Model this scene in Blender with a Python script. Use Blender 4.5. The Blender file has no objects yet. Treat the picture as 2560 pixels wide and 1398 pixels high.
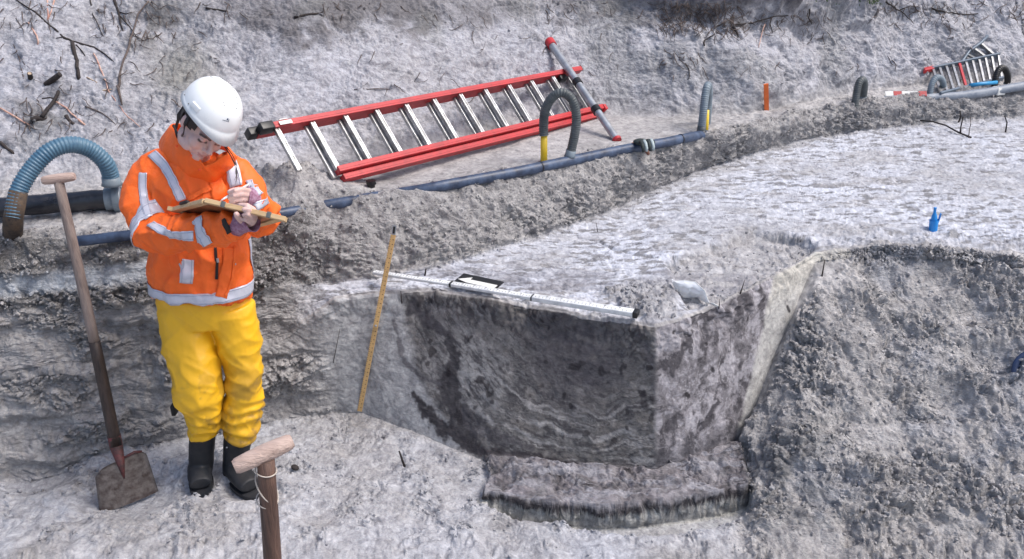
import bpy, bmesh, math, random
import numpy as np
from mathutils import Vector, Matrix
from mathutils.bvhtree import BVHTree

# ------------------------------------------------------------------ camera, world, sun, exposure
scene = bpy.context.scene
COL = scene.collection
CAM_H, PITCH, FPX, CX, CY = 2.2, math.radians(25.0), 2200.0, 1280.0, 699.0
cd = bpy.data.cameras.new("camera"); cam = bpy.data.objects.new("camera", cd); COL.objects.link(cam)
cam.location = (0, 0, CAM_H); cam.rotation_euler = (math.radians(90) - PITCH, 0, 0)
cd.sensor_width = 36.0; cd.lens = 36.0 * FPX / 2560.0; cd.clip_start = 0.05; cd.clip_end = 600.0
scene.camera = cam
SUN_EL, SUN_AZ = math.radians(58), math.radians(98)     # azimuth clockwise from +Y
w = bpy.data.worlds.new("World"); scene.world = w; w.use_nodes = True
nt = w.node_tree; bg = nt.nodes["Background"]
sky = nt.nodes.new("ShaderNodeTexSky"); sky.sky_type = 'NISHITA'; sky.sun_disc = False
sky.sun_elevation = SUN_EL; sky.sun_rotation = SUN_AZ; sky.dust_density = 4.0; sky.air_density = 1.0
nt.links.new(sky.outputs[0], bg.inputs[0]); bg.inputs[1].default_value = 0.14
sl = bpy.data.lights.new("sun", 'SUN'); sun = bpy.data.objects.new("sun", sl); COL.objects.link(sun)
sl.energy = 1.55; sl.angle = math.radians(22); sl.color = (1.0, 0.965, 0.93)
sd = Vector((math.sin(SUN_AZ) * math.cos(SUN_EL), math.cos(SUN_AZ) * math.cos(SUN_EL), math.sin(SUN_EL)))
sun.rotation_euler = (-sd).to_track_quat('-Z', 'Y').to_euler(); sun.location = (0, -3, 8)
scene.view_settings.view_transform = 'Standard'; scene.view_settings.look = 'None'
scene.view_settings.exposure = 0.58; scene.view_settings.gamma = 1.0
scene.view_settings.use_curve_mapping = False
scene.cycles.max_bounces = 6; scene.cycles.diffuse_bounces = 3

# ------------------------------------------------------------------ helpers
cosP, sinP = math.cos(PITCH), math.sin(PITCH)
def ray(px, py):
    u = (px - CX) / FPX; v = (py - CY) / FPX
    return Vector((u, cosP - v * sinP, -sinP - v * cosP))
O = Vector((0, 0, CAM_H))
def Pz(px, py, z):
    d = ray(px, py); return O + d * ((z - CAM_H) / d.z)
def Py(px, py, Y):
    d = ray(px, py); return O + d * (Y / d.y)

def tag(o, label=None, cat=None, group=None, kind=None):
    if label: o['label'] = label
    if cat: o['category'] = cat
    if group: o['group'] = group
    if kind: o['kind'] = kind
    return o
def empty(name, loc, label, cat, group=None):
    o = bpy.data.objects.new(name, None); COL.objects.link(o); o.location = loc
    o.empty_display_size = 0.1
    return tag(o, label, cat, group)
def link_mesh(name, me, mat=None, parent=None):
    o = bpy.data.objects.new(name, me); COL.objects.link(o)
    if mat is not None and not me.materials: me.materials.append(mat)
    if parent is not None:
        o.parent = parent
        p = Vector((0, 0, 0)); q = parent
        while q is not None: p += q.location; q = q.parent
        me.transform(Matrix.Translation(-p))
    return o

class MB:
    """collects geometry in world coordinates; build() links it as one mesh object"""
    def __init__(s): s.v = []; s.f = []
    def add(s, v, f):
        n = len(s.v); s.v += [tuple(a) for a in v]; s.f += [tuple(i + n for i in q) for q in f]; return s
    def tube(s, pts, rad, n=10, caps=True, flat=1.0, up=None, closed=False):
        pts = [Vector(p) for p in pts]; m = len(pts)
        if not hasattr(rad, '__len__'): rad = [rad] * m
        V = []; F = []; prev = None
        for i, p in enumerate(pts):
            if closed: t = pts[(i + 1) % m] - pts[i - 1]
            else: t = pts[min(i + 1, m - 1)] - pts[max(i - 1, 0)]
            t = t.normalized() if t.length > 1e-9 else Vector((0, 0, 1))
            if prev is None:
                a = Vector(up) if up is not None else (Vector((0, 0, 1)) if abs(t.z) < .9 else Vector((0, 1, 0)))
                a = (a - t * a.dot(t)).normalized()
            else:
                a = (prev - t * prev.dot(t)).normalized()
            prev = a; b = t.cross(a)
            r = rad[i]; ra, rb = (r if hasattr(r, '__len__') else (r, r * flat))
            for k in range(n):
                th = 2 * math.pi * k / n
                V.append(p + a * (ra * math.cos(th)) + b * (rb * math.sin(th)))
        for i in range(m if closed else m - 1):
            j = (i + 1) % m
            for k in range(n):
                F.append((i * n + k, i * n + (k + 1) % n, j * n + (k + 1) % n, j * n + k))
        if caps and not closed:
            c0 = len(V); V.append(pts[0]); c1 = len(V); V.append(pts[-1])
            for k in range(n):
                F.append((c0, (k + 1) % n, k)); F.append((c1, (m - 1) * n + k, (m - 1) * n + (k + 1) % n))
        return s.add(V, F)
    def box(s, c, sx, sy, sz, R=None, bev=0.0):
        """bevelled box, half sizes, R columns = axes"""
        R = R or Matrix.Identity(3); c = Vector(c); bm = bmesh.new()
        bmesh.ops.create_cube(bm, size=2.0)
        for v in bm.verts: v.co = Vector((v.co.x * sx, v.co.y * sy, v.co.z * sz))
        if bev > 0: bmesh.ops.bevel(bm, geom=bm.edges[:], offset=bev, segments=2, affect='EDGES', profile=.6)
        bm.verts.index_update()
        V = [c + R @ v.co for v in bm.verts]; F = [[v.index for v in f.verts] for f in bm.faces]; bm.free()
        return s.add(V, F)
    def beam(s, a, b, wdir, w, h, bev=0.0):
        """bar from a to b; w = half width along wdir, h = half height"""
        a = Vector(a); b = Vector(b); t = (b - a); L = t.length / 2; t.normalize()
        x = Vector(wdir); x = (x - t * x.dot(t)).normalized(); y = t.cross(x)
        return s.box((a + b) / 2, w, h, L, Matrix((x, y, t)).transposed(), bev)
    def sphere(s, c, rx, ry, rz, R=None, nu=20, nv=12):
        R = R or Matrix.Identity(3); c = Vector(c); V = []; F = []
        for i in range(nv + 1):
            ph = math.pi * i / nv
            for k in range(nu):
                th = 2 * math.pi * k / nu
                V.append(c + R @ Vector((rx * math.sin(ph) * math.cos(th), ry * math.sin(ph) * math.sin(th), rz * math.cos(ph))))
        for i in range(nv):
            for k in range(nu):
                F.append((i * nu + k, (i + 1) * nu + k, (i + 1) * nu + (k + 1) % nu, i * nu + (k + 1) % nu))
        return s.add(V, F)
    def mesh(s, name, smooth=True):
        me = bpy.data.meshes.new(name); me.from_pydata(s.v, [], s.f); me.validate(); me.update()
        if smooth: me.polygons.foreach_set("use_smooth", [True] * len(me.polygons))
        return me
    def build(s, name, mat, parent=None, smooth=True, auto=None):
        me = s.mesh(name, smooth)
        if auto:
            bm = bmesh.new(); bm.from_mesh(me)
            bmesh.ops.remove_doubles(bm, verts=bm.verts, dist=1e-6)
            for e in bm.edges:
                if len(e.link_faces) == 2 and e.calc_face_angle(0) > math.radians(auto): e.smooth = False
            bm.to_mesh(me); bm.free()
        return link_mesh(name, me, mat, parent)

def remesh(mb, voxel, smooth_it=4, fac=.5):
    me = mb.mesh("tmp"); o = bpy.data.objects.new("tmp", me); COL.objects.link(o)
    m = o.modifiers.new("r", 'REMESH'); m.mode = 'VOXEL'; m.voxel_size = voxel
    if smooth_it:
        k = o.modifiers.new("s", 'SMOOTH'); k.factor = fac; k.iterations = smooth_it
    dg = bpy.context.evaluated_depsgraph_get(); dg.update()
    out = bpy.data.meshes.new_from_object(o.evaluated_get(dg))
    bpy.data.objects.remove(o); bpy.data.meshes.remove(me)
    out.polygons.foreach_set("use_smooth", [True] * len(out.polygons))
    return out
def get_co(me):
    a = np.empty(len(me.vertices) * 3, np.float32); me.vertices.foreach_get("co", a); return a.reshape(-1, 3)
def set_co(me, a): me.vertices.foreach_set("co", a.astype(np.float32).ravel()); me.update()
def get_no(me):
    a = np.empty(len(me.vertices) * 3, np.float32); me.vertices.foreach_get("normal", a); return a.reshape(-1, 3)
def set_col(me, rgb, name="tint"):
    ca = me.color_attributes.new(name, 'FLOAT_COLOR', 'POINT')
    a = np.ones((len(me.vertices), 4), np.float32); a[:, :3] = rgb; ca.data.foreach_set("color", a.ravel())
def bvh_of(me):
    return BVHTree.FromPolygons([v.co.copy() for v in me.vertices], [tuple(p.vertices) for p in me.polygons])

# ------------------------------------------------------------------ vectorised noise
_rs = np.random.RandomState(7)
_G = _rs.normal(size=(1024, 3)).astype(np.float32); _G /= np.linalg.norm(_G, axis=1)[:, None]
_R = _rs.rand(4096, 3).astype(np.float32)
def _h(ix, iy, iz, seed):
    h = (ix * 73856093) ^ (iy * 19349663) ^ (iz * 83492791) ^ (seed * 2654435761 & 0x7fffffff)
    h = h & 0x7fffffff; h = (h ^ (h >> 13)) * 1274126177 & 0x7fffffff; return h ^ (h >> 16)
def perlin(p, seed=0):
    f = np.floor(p); i = f.astype(np.int64); t = (p - f).astype(np.float32); u = t * t * t * (t * (t * 6 - 15) + 10)
    out = 0
    for dx in (0, 1):
        wx = u[:, 0] if dx else 1 - u[:, 0]
        for dy in (0, 1):
            wy = wx * (u[:, 1] if dy else 1 - u[:, 1])
            for dz in (0, 1):
                ww = wy * (u[:, 2] if dz else 1 - u[:, 2])
                g = _G[_h(i[:, 0] + dx, i[:, 1] + dy, i[:, 2] + dz, seed) & 1023]
                out = out + ww * (g[:, 0] * (t[:, 0] - dx) + g[:, 1] * (t[:, 1] - dy) + g[:, 2] * (t[:, 2] - dz))
    return out * 1.5
def fbm(p, freq, octv=4, gain=.5, seed=0):
    a = 1.0; s = 0; q = p * freq
    for k in range(octv):
        s = s + a * perlin(q, seed + k * 17); q = q * 2.03 + 11.7; a *= gain
    return s
def ridged(p, freq, octv=3, gain=.5, seed=0):
    a = 1.0; s = 0; q = p * freq
    for k in range(octv):
        s = s + a * (1 - 2 * np.abs(perlin(q, seed + k * 31))); q = q * 2.07 + 5.1; a *= gain
    return s
def worley(p, freq, seed=0):
    """F1 distance and a random value of the nearest cell (8-neighbour search)"""
    q = p * freq - .5; f = np.floor(q).astype(np.int64)
    best = np.full(len(p), 9.0, np.float32); rid = np.zeros(len(p), np.float32)
    for dx in (0, 1):
        for dy in (0, 1):
            for dz in (0, 1):
                cx, cy, cz = f[:, 0] + dx, f[:, 1] + dy, f[:, 2] + dz
                h = _h(cx, cy, cz, seed) & 4095; r = _R[h]
                dd = ((cx + .15 + .7 * r[:, 0] - q[:, 0]) ** 2 + (cy + .15 + .7 * r[:, 1] - q[:, 1]) ** 2
                      + (cz + .15 + .7 * r[:, 2] - q[:, 2]) ** 2).astype(np.float32)
                m = dd < best; best[m] = dd[m]; rid[m] = r[m, 0]
    return np.sqrt(best), rid
def sstep(a, b, x):
    t = np.clip((x - a) / (b - a), 0, 1); return t * t * (3 - 2 * t)
def seg_dist(P, pts, widths=None):
    """distance of points P to a polyline (world), minus nothing; also the interpolated width"""
    best = np.full(len(P), 1e9, np.float32); wd = np.zeros(len(P), np.float32)
    pts = [np.array(p, np.float32) for p in pts]
    if widths is None: widths = [1.0] * len(pts)
    for k in range(len(pts) - 1):
        a, b = pts[k], pts[k + 1]; ab = b - a; t = np.clip(((P - a) @ ab) / (ab @ ab), 0, 1)
        d = np.linalg.norm(P - a - t[:, None] * ab, axis=1); m = d < best
        best[m] = d[m]; wd[m] = (widths[k] * (1 - t) + widths[k + 1] * t)[m]
    return best, wd

# ------------------------------------------------------------------ materials
def mat(name, color, rough=.6, metal=0.0, noise=0.0, nscale=20.0, bump=0.0, bscale=60.0, col2=None, attr=None,
        spec=.5, stretch=None, coat=0.0, trans=0.0, alpha=1.0):
    m = bpy.data.materials.new(name); m.use_nodes = True; n = m.node_tree.nodes; L = m.node_tree.links
    b = n["Principled BSDF"]; b.inputs["Roughness"].default_value = rough; b.inputs["Metallic"].default_value = metal
    b.inputs["Specular IOR Level"].default_value = spec; b.inputs["Coat Weight"].default_value = coat
    b.inputs["Base Color"].default_value = (*color, 1)
    if trans: b.inputs["Transmission Weight"].default_value = trans
    if alpha < 1: b.inputs["Alpha"].default_value = alpha
    tc = n.new("ShaderNodeTexCoord"); mp = n.new("ShaderNodeMapping"); L.new(tc.outputs["Object"], mp.inputs[0])
    if stretch: mp.inputs["Scale"].default_value = stretch
    src = None
    if attr:
        at = n.new("ShaderNodeAttribute"); at.attribute_name = attr; src = at.outputs["Color"]; L.new(src, b.inputs["Base Color"])
    if noise > 0 or col2 is not None:
        nz = n.new("ShaderNodeTexNoise"); nz.inputs["Scale"].default_value = nscale; nz.inputs["Detail"].default_value = 6
        nz.inputs["Roughness"].default_value = .65; L.new(mp.outputs[0], nz.inputs["Vector"])
        mr = n.new("ShaderNodeMapRange"); mr.inputs["From Min"].default_value = .35; mr.inputs["From Max"].default_value = .65
        L.new(nz.outputs[0], mr.inputs[0])
        mx = n.new("ShaderNodeMix"); mx.data_type = 'RGBA'
        c2 = col2 or tuple(c * (1 - noise) for c in color)
        mx.inputs[6].default_value = (*color, 1); mx.inputs[7].default_value = (*c2, 1)
        if src is not None:
            mx.blend_type = 'MULTIPLY'; L.new(src, mx.inputs[6]); mx.inputs[7].default_value = (1 - noise,) * 3 + (1,)
        L.new(mr.outputs[0], mx.inputs[0]); L.new(mx.outputs[2], b.inputs["Base Color"])
        m2 = n.new("ShaderNodeMapRange"); m2.inputs["To Min"].default_value = max(.05, rough - .12); m2.inputs["To Max"].default_value = min(1, rough + .15)
        L.new(nz.outputs[0], m2.inputs[0]); L.new(m2.outputs[0], b.inputs["Roughness"])
    if bump > 0:
        nb = n.new("ShaderNodeTexNoise"); nb.inputs["Scale"].default_value = bscale; nb.inputs["Detail"].default_value = 5
        L.new(mp.outputs[0], nb.inputs["Vector"])
        bp = n.new("ShaderNodeBump"); bp.inputs["Strength"].default_value = bump; bp.inputs["Distance"].default_value = 1.0 / bscale * .4
        L.new(nb.outputs[0], bp.inputs["Height"]); L.new(bp.outputs[0], b.inputs["Normal"])
    return m

def sand_material():
    m = bpy.data.materials.new("damp_sand"); m.use_nodes = True; n = m.node_tree.nodes; L = m.node_tree.links
    b = n["Principled BSDF"]; b.inputs["Roughness"].default_value = .92; b.inputs["Specular IOR Level"].default_value = .25
    tc = n.new("ShaderNodeTexCoord")
    at = n.new("ShaderNodeAttribute"); at.attribute_name = "tint"
    ar = n.new("ShaderNodeAttribute"); ar.attribute_name = "rough"
    n1 = n.new("ShaderNodeTexNoise"); n1.inputs["Scale"].default_value = 28; n1.inputs["Detail"].default_value = 8; n1.inputs["Roughness"].default_value = .72
    n1.inputs["Distortion"].default_value = .6
    L.new(tc.outputs["Object"], n1.inputs["Vector"])
    cr = n.new("ShaderNodeValToRGB"); e = cr.color_ramp.elements
    e[0].position = .33; e[0].color = (.55, .545, .56, 1); e[1].position = .64; e[1].color = (1.22, 1.22, 1.21, 1)
    L.new(n1.outputs[0], cr.inputs[0])
    mx = n.new("ShaderNodeMix"); mx.data_type = 'RGBA'; mx.blend_type = 'MULTIPLY'; mx.inputs[0].default_value = 1.0
    mx.clamp_result = False
    L.new(at.outputs["Color"], mx.inputs[6]); L.new(cr.outputs[0], mx.inputs[7]); L.new(mx.outputs[2], b.inputs["Base Color"])
    # fine relief: crumbs and grain
    n2 = n.new("ShaderNodeTexNoise"); n2.inputs["Scale"].default_value = 42; n2.inputs["Detail"].default_value = 6; n2.inputs["Roughness"].default_value = .7
    n2.inputs["Distortion"].default_value = 1.2
    mp = n.new("ShaderNodeMapping"); mp.inputs["Scale"].default_value = (.6, .9, 1.9)
    L.new(tc.outputs["Object"], mp.inputs[0]); L.new(mp.outputs[0], n2.inputs["Vector"])
    v1 = n.new("ShaderNodeTexVoronoi"); v1.inputs["Scale"].default_value = 75; v1.feature = 'SMOOTH_F1'
    L.new(tc.outputs["Object"], v1.inputs["Vector"])
    ml = n.new("ShaderNodeMath"); ml.operation = 'MULTIPLY'; L.new(v1.outputs["Distance"], ml.inputs[0]); ml.inputs[1].default_value = -.55
    ad = n.new("ShaderNodeMath"); ad.operation = 'ADD'; L.new(n2.outputs[0], ad.inputs[0]); L.new(ml.outputs[0], ad.inputs[1])
    bp = n.new("ShaderNodeBump"); bp.inputs["Distance"].default_value = .029
    L.new(ar.outputs["Fac"], bp.inputs["Strength"])
    L.new(ad.outputs[0], bp.inputs["Height"]); L.new(bp.outputs[0], b.inputs["Normal"])
    return m
M_SAND = sand_material()
# ------------------------------------------------------------------ terrain: break lines, then one fine lofted sheet
# each column: crest D, platform back E, rim F, foot G (world points), toe C
def V3(x, y, z): return Vector((x, y, z))
cols = []   # (name, C, D, Dc, E, F, G, Hh)
def column(C, D, E, F, G, H, ncol):
    cols.append(dict(C=C, D=D, E=E, F=F, G=G, H=H, n=ncol))
zc = .86
def lw(x, yc, ye, yf, yg, xg=None, ncol=60, toe=None):
    D = Pz(x, yc, zc); E = Pz(x, ye, .62); F = Pz(x, yf, .38); G = Pz(xg or x, yg, 0.0)
    column(toe, D, E, F, G, None, ncol)
toeL = lambda x, y: Pz(x, y, .88)
column(V3(-30, 3.9, .9), V3(-30, 3.2, .86), V3(-30, 3.1, .6), V3(-30, 3.0, .38), V3(-30, 2.8, 0), None, 24)
column(V3(-4, 3.7, .9), V3(-4, 3.15, .86), V3(-4, 3.08, .6), V3(-4, 2.95, .38), V3(-4, 2.75, 0), None, 90)
lw(-60, 605, 770, 950, 1200, ncol=20, toe=toeL(-60, 478))
lw(0, 600, 765, 935, 1190, ncol=110, toe=toeL(0, 472))
lw(300, 600, 755, 900, 1130, ncol=75, toe=toeL(300, 458))
lw(500, 575, 740, 880, 1090, ncol=75, toe=toeL(500, 448))
lw(700, 548, 705, 850, 1050, ncol=55, toe=toeL(720, 428))
def blk(c, d, e, f, g, zf=.57, zg=0.0, ze=.6, zd=.87, ncol=60):
    column(Pz(*c, .88), Pz(*d, zd), Pz(*e, ze), Pz(*f, zf), Pz(*g, zg), None, ncol)
blk((850, 400), (830, 524), (800, 712), (835, 745), (845, 1032), .56, 0, .57, ncol=34)
blk((930, 390), (960, 503), (945, 694), (925, 733), (910, 1034), .56, 0, .59, ncol=50)
blk((1100, 358), (1120, 475), (1110, 664), (1070, 724), (1020, 1075), .57, 0, .6, ncol=90)
blk((1300, 324), (1300, 440), (1290, 608), (1290, 757), (1225, 1160), .585, 0, .6, ncol=90)
blk((1440, 298), (1450, 408), (1440, 562), (1490, 795), (1440, 1182), .60, 0, .6, ncol=75)
blk((1560, 288), (1600, 378), (1590, 500), (1640, 814), (1640, 1192), .62, 0, .61, ncol=20)
blk((1640, 292), (1660, 366), (1650, 470), (1690, 800), (1690, 1178), .62, 0, .63, ncol=40)
blk((1750, 290), (1750, 347), (1750, 425), (1800, 758), (1765, 1150), .62, 0, .66, ncol=40)
blk((1860, 285), (1860, 322), (1850, 392), (1905, 702), (1850, 1112), .62, 0, .68, ncol=34)
blk((1960, 268), (1960, 294), (1950, 365), (1975, 668), (1946, 866), .625, .32, .7, ncol=50)
blk((2060, 246), (2050, 276), (2040, 345), (2034, 634), (2036, 655), .63, .60, .71, ncol=90)
blk((2200, 226), (2170, 258), (2160, 328), (2200, 612), (2200, 640), .64, .60, .72, .88, ncol=100)
blk((2350, 210), (2350, 238), (2350, 303), (2400, 622), (2400, 655), .64, .59, .74, .89, ncol=100)
blk((2560, 196), (2560, 222), (2560, 292), (2580, 640), (2580, 680), .65, .59, .75, .9, ncol=60)
column(V3(5.2, 6.9, .95), V3(5.2, 6.3, .92), V3(5.2, 6.2, .78), V3(3.6, 3.7, .66), V3(3.6, 3.55, .6), None, 24)
column(V3(30, 12, .95), V3(30, 11.2, .92), V3(30, 11, .8), V3(30, 5, .66), V3(30, 4.8, .6), None, 1)
for i, c in enumerate(cols):
    G = c['G']
    if c['H'] is None:
        # foot of the spoil slope / front of the floor
        xh = G.x * .93 if abs(G.x) < 3 else G.x
        rub = sstep(.28, .6, G.z)
        c['H'] = V3(xh, 2.5, 0.0) if i < 19 else V3(G.x * .9 if abs(G.x) < 4 else G.x, 2.45, .03)
slope_ang = []
rowsdef = []  # lines from far to near
def line(fn): rowsdef.append([fn(c, i) for i, c in enumerate(cols)])
def steep(i, c):  # tangent of the bank above the toe: steeper to the right of the ladder
    x = c['C'].x; return .78 + .5 * float(sstep(.4, 1.2, x)) - .15 * float(sstep(2.5, 4, x))
line(lambda c, i: V3(c['C'].x * 1.0, 90.0, 4.6))
line(lambda c, i: V3(c['C'].x, c['C'].y + 5.0, 4.4))
line(lambda c, i: V3(c['C'].x, c['C'].y + 3.3, 3.7))
line(lambda c, i: V3(c['C'].x, c['C'].y + .62 / steep(i, c) + .62, c['C'].z + 1.15))
line(lambda c, i: V3(c['C'].x, c['C'].y + .55 / steep(i, c), c['C'].z + .55))
line(lambda c, i: c['C'])
line(lambda c, i: c['D'] + V3(0, .03, .005))
line(lambda c, i: c['D'].lerp(c['E'], .25) + V3(0, -.012, -.0))
line(lambda c, i: c['E'])
line(lambda c, i: c['F'] + V3(0, .012, .004))
line(lambda c, i: c['F'].lerp(c['G'], .03) + V3(0, -.004, 0))
line(lambda c, i: c['G'])
line(lambda c, i: c['H'])
line(lambda c, i: V3(c['H'].x * (.8 if abs(c['H'].x) < 4 else 1), 1.3, 0.0))
line(lambda c, i: V3(c['H'].x, -3.0, 0.0))
line(lambda c, i: V3(c['H'].x, -60.0, 0.0))
K = np.array([[[p.x, p.y, p.z] for p in r] for r in rowsdef], np.float32)       # lines x cols x 3
RES = 1.0
rn = [2, 6, 30, 130, 120, 85, 16, 60, 150, 6, 140, 210, 60, 8, 3]                 # rows per interval
cn = [c['n'] for c in cols[:-1]]
rn = [max(1, int(a * RES)) for a in rn]; cn = [max(1, int(a * RES)) for a in cn]
def expand(arr, counts):   # linear interpolation along axis 0
    out = []
    for k, m in enumerate(counts):
        for j in range(m): out.append(arr[k] * (1 - j / m) + arr[k + 1] * (j / m))
    out.append(arr[-1]); return np.array(out, np.float32)
A = expand(K, rn)                       # rows x cols x 3
A = expand(A.transpose(1, 0, 2), cn).transpose(1, 0, 2)
rid = expand(np.arange(len(K), dtype=np.float32)[:, None], rn)[:, 0]           # line coordinate of each row
NR, NC = A.shape[:2]
def blur(A, axis, sig):
    r = int(sig * 2.5) + 1; k = np.exp(-.5 * (np.arange(-r, r + 1) / sig) ** 2); k /= k.sum()
    n = A.shape[axis]; out = 0
    for i, wt in zip(range(-r, r + 1), k):
        out = out + wt * np.take(A, np.clip(np.arange(n) + i, 0, n - 1), axis=axis)
    return out
B = blur(A, 1, 9 * RES)
wgt = (np.abs(rid - 9.9) < 1.6).astype(np.float32)[:, None, None]   # rim and face keep sharper corners
B = B * (1 - wgt) + blur(A, 1, 1.8 * RES) * wgt
colx = np.abs(A[:, :, 0]) > 3.6
B = np.where(colx[:, :, None], A, B)
B2 = blur(B, 0, 2.5 * RES)
keep = (np.abs(rid - 9.5) < 1.6)[:, None, None] | (rid < 2.5)[:, None, None] | (rid > 12.5)[:, None, None]
A = np.where(keep, B, B2)

def grid_normals(A):
    du = np.gradient(A, axis=1); dv = np.gradient(A, axis=0); n = np.cross(du, dv)
    n = n / (np.linalg.norm(n, axis=2, keepdims=True) + 1e-12)
    n *= np.sign(n[:, :, 2:3] + n[:, :, 1:2] * -.5 + 1e-6); return n.astype(np.float32)
base_v = A[::4, ::4]
def quads(nr, nc):
    i = np.arange(nr - 1)[:, None] * nc + np.arange(nc - 1)[None, :]
    return np.stack([i, i + nc, i + nc + 1, i + 1], -1).reshape(-1, 4)
BV0 = BVHTree.FromPolygons([Vector(p) for p in base_v.reshape(-1, 3).astype(float)], quads(*base_v.shape[:2]).tolist())
def hit0(px, py):
    h = BV0.ray_cast(O, ray(px, py).normalized())
    return h[0] if h[0] is not None else Pz(px, py, .3)

hit00 = hit0
N = grid_normals(blur(blur(A, 0, 7 * RES), 1, 5 * RES) * (np.abs(rid - 10.4) > .9)[:, None, None] + A * (np.abs(rid - 10.4) <= .9)[:, None, None])
P = A.reshape(-1, 3).copy(); Nf = N.reshape(-1, 3); RID = np.repeat(rid, NC)
X, Y, Z = P[:, 0], P[:, 1], P[:, 2]
near = (np.abs(X) < 4.2) & (Y > 1.0) & (Y < 9.5)
idx = np.nonzero(near)[0]; p = P[idx]; r_ = RID[idx]; x, y, z = p[:, 0], p[:, 1], p[:, 2]
band = lambda a, b, s=.15: sstep(a - s, a + s, r_) * (1 - sstep(b - s, b + s, r_))
W_slope = 1 - sstep(4.8, 5.1, r_)
W_bench = band(5, 6, .12)
W_crest = np.maximum(band(5.9, 8.0, .12) * 1.0, 0)                     # bench edge down to the platform / left wall top
xmid = sstep(-.95, -.72, x + .12 * (z - .3))      # 0 on the left wall, 1 on platform columns
W_plat = band(8, 9, .06) * xmid
W_lwall = band(6.2, 11, .1) * (1 - xmid)
colpos = np.tile(np.arange(NC, dtype=np.float32), NR)[idx]
cedge = np.concatenate([[0], np.cumsum(cn)])
c_of = lambda k: cedge[k]
right = sstep(c_of(17) - 8, c_of(18) - 6, colpos)                 # spoil slope columns (right of the block)
W_face = band(9.6, 11, .05) * xmid * (1 - right)
right2 = sstep(c_of(14) + 6, c_of(15) + 4, colpos)
W_rub = np.clip(np.maximum(band(10.1, 12.3, .25) * right, band(11.08, 12.3, .08) * right2), 0, 1)
W_floor = band(11, 15, .05) * (1 - right2) + sstep(12.05, 12.55, r_) * right2
# --- large undulation and clods
q = p + .05 * np.stack([fbm(p, 5, 2, seed=3), fbm(p, 5, 2, seed=4), fbm(p, 5, 2, seed=5)], 1)
big = fbm(q, 1.6, 3, seed=20); mid = fbm(q, 6.5, 4, .55, seed=30); fine = fbm(q, 26, 3, .6, seed=40)
patch = sstep(-.15, .3, fbm(p, 3.3, 3, seed=50)); patch2 = sstep(-.1, .35, fbm(p, 7.5, 3, seed=60))
qs = p * np.array([.75, 1.0, 1.35], np.float32)
def crumbs(freq, seed, warp=.02):
    f1, rv = worley(qs + warp * np.stack([fine, mid, -fine], 1), freq, seed)
    return np.clip(1 - f1 * f1 * 1.7, 0, 1) * (.35 + .65 * rv)
c1 = crumbs(13, 1, .03); c2 = crumbs(27, 2); c3 = crumbs(52, 3, .01); c4 = crumbs(90, 4, .006)
D = np.zeros(len(p), np.float32)
crev = np.clip(ridged(q * np.array([.8, 1, 1.5], np.float32), 17, 3, .6, seed=75) - .55, 0, 1)      # narrow clefts
crev2 = np.clip(ridged(q * np.array([.7, 1, 1.5], np.float32), 34, 2, .6, seed=76) - .5, 0, 1)
rid1 = ridged(q, 7, 4, .6, seed=70)
# bank
scarp = ridged(q * np.array([1.6, 1, .45], np.float32), 2.4, 3, .5, seed=80)
vert = sstep(.55, 1.3, x)                                            # dug, nearly vertical part on the right
D += W_slope * (.050 * big + .013 * mid + .007 * ridged(q * np.array([.30, .6, 2.2], np.float32), 5.5, 3, .5, seed=85) + .004 * rid1 * (.4 + patch) + .0045 * fine + (.006 * c2 + .005 * c3) * (.15 + .9 * patch * patch2) - .014 * crev * (.1 + patch * patch2) - .0055 * crev2
                + vert * (.030 * scarp + .012 * mid))
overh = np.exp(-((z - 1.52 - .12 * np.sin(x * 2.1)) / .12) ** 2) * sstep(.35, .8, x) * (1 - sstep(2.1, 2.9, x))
D += W_slope * overh * (.10 + .07 * mid)
notch = np.exp(-((z - 1.33 - .1 * np.sin(x * 2.1)) / .10) ** 2) * sstep(.5, .9, x) * (1 - sstep(1.9, 2.4, x))
D -= W_slope * notch * .08
D -= W_slope * .05 * np.exp(-(((x + 1.35) / .22) ** 2 + ((z - 1.28) / .10) ** 2))
# bench
smooth_b = sstep(-1.05, -.6, x) * (1 - sstep(.9, 1.4, x))            # clean sand round the ladder
D += W_bench * (.008 * big + (.0035 + .012 * (1 - smooth_b)) * mid + (1 - .85 * smooth_b) * (.014 * c1 * patch + .009 * c2 + .004 * c3))
# bench edge: crumbly heap
pm = sstep(-.05, .35, fbm(p, 4.2, 3, seed=61)); pmx = .25 + .75 * pm
bw, _ = seg_dist(p, [hit00(*a) for a in [(-60, 725), (120, 706), (260, 690), (375, 672)]])
bandm = (1 - xmid) * np.exp(-((bw + .008 * mid) / .042) ** 4)
W_crest = W_crest * (1 - .9 * bandm)
D += W_crest * (.4 + .6 * xmid) * (.022 * mid + .008 * rid1 + pmx * (.016 * c1 * patch + .012 * c2 + .008 * c3 + .004 * c4 - .018 * crev - .008 * crev2))
# left wall: spade steps
zz = z + .075 * fbm(p, 2.6, 4, .6, seed=90) + .06 * (x + 1.5)
st = (zz * 6.2) % 1.0
step = (1 - st) ** 1.3 * sstep(0, .3, st) * (.4 + .9 * sstep(-.3, .3, fbm(p, 1.7, 2, seed=91)))
crum = sstep(-.1, .25, fbm(p * np.array([1, 1, 2.2], np.float32), 3.1, 3, seed=95))
D += W_lwall * (1 - .85 * bandm) * (.045 * step + .02 * big + .018 * mid + .01 * rid1 * crum + crum * (.022 * c1 + .017 * c2 + .010 * c3 + .004 * c4 - .02 * crev) - .005 * crev2)
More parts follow.
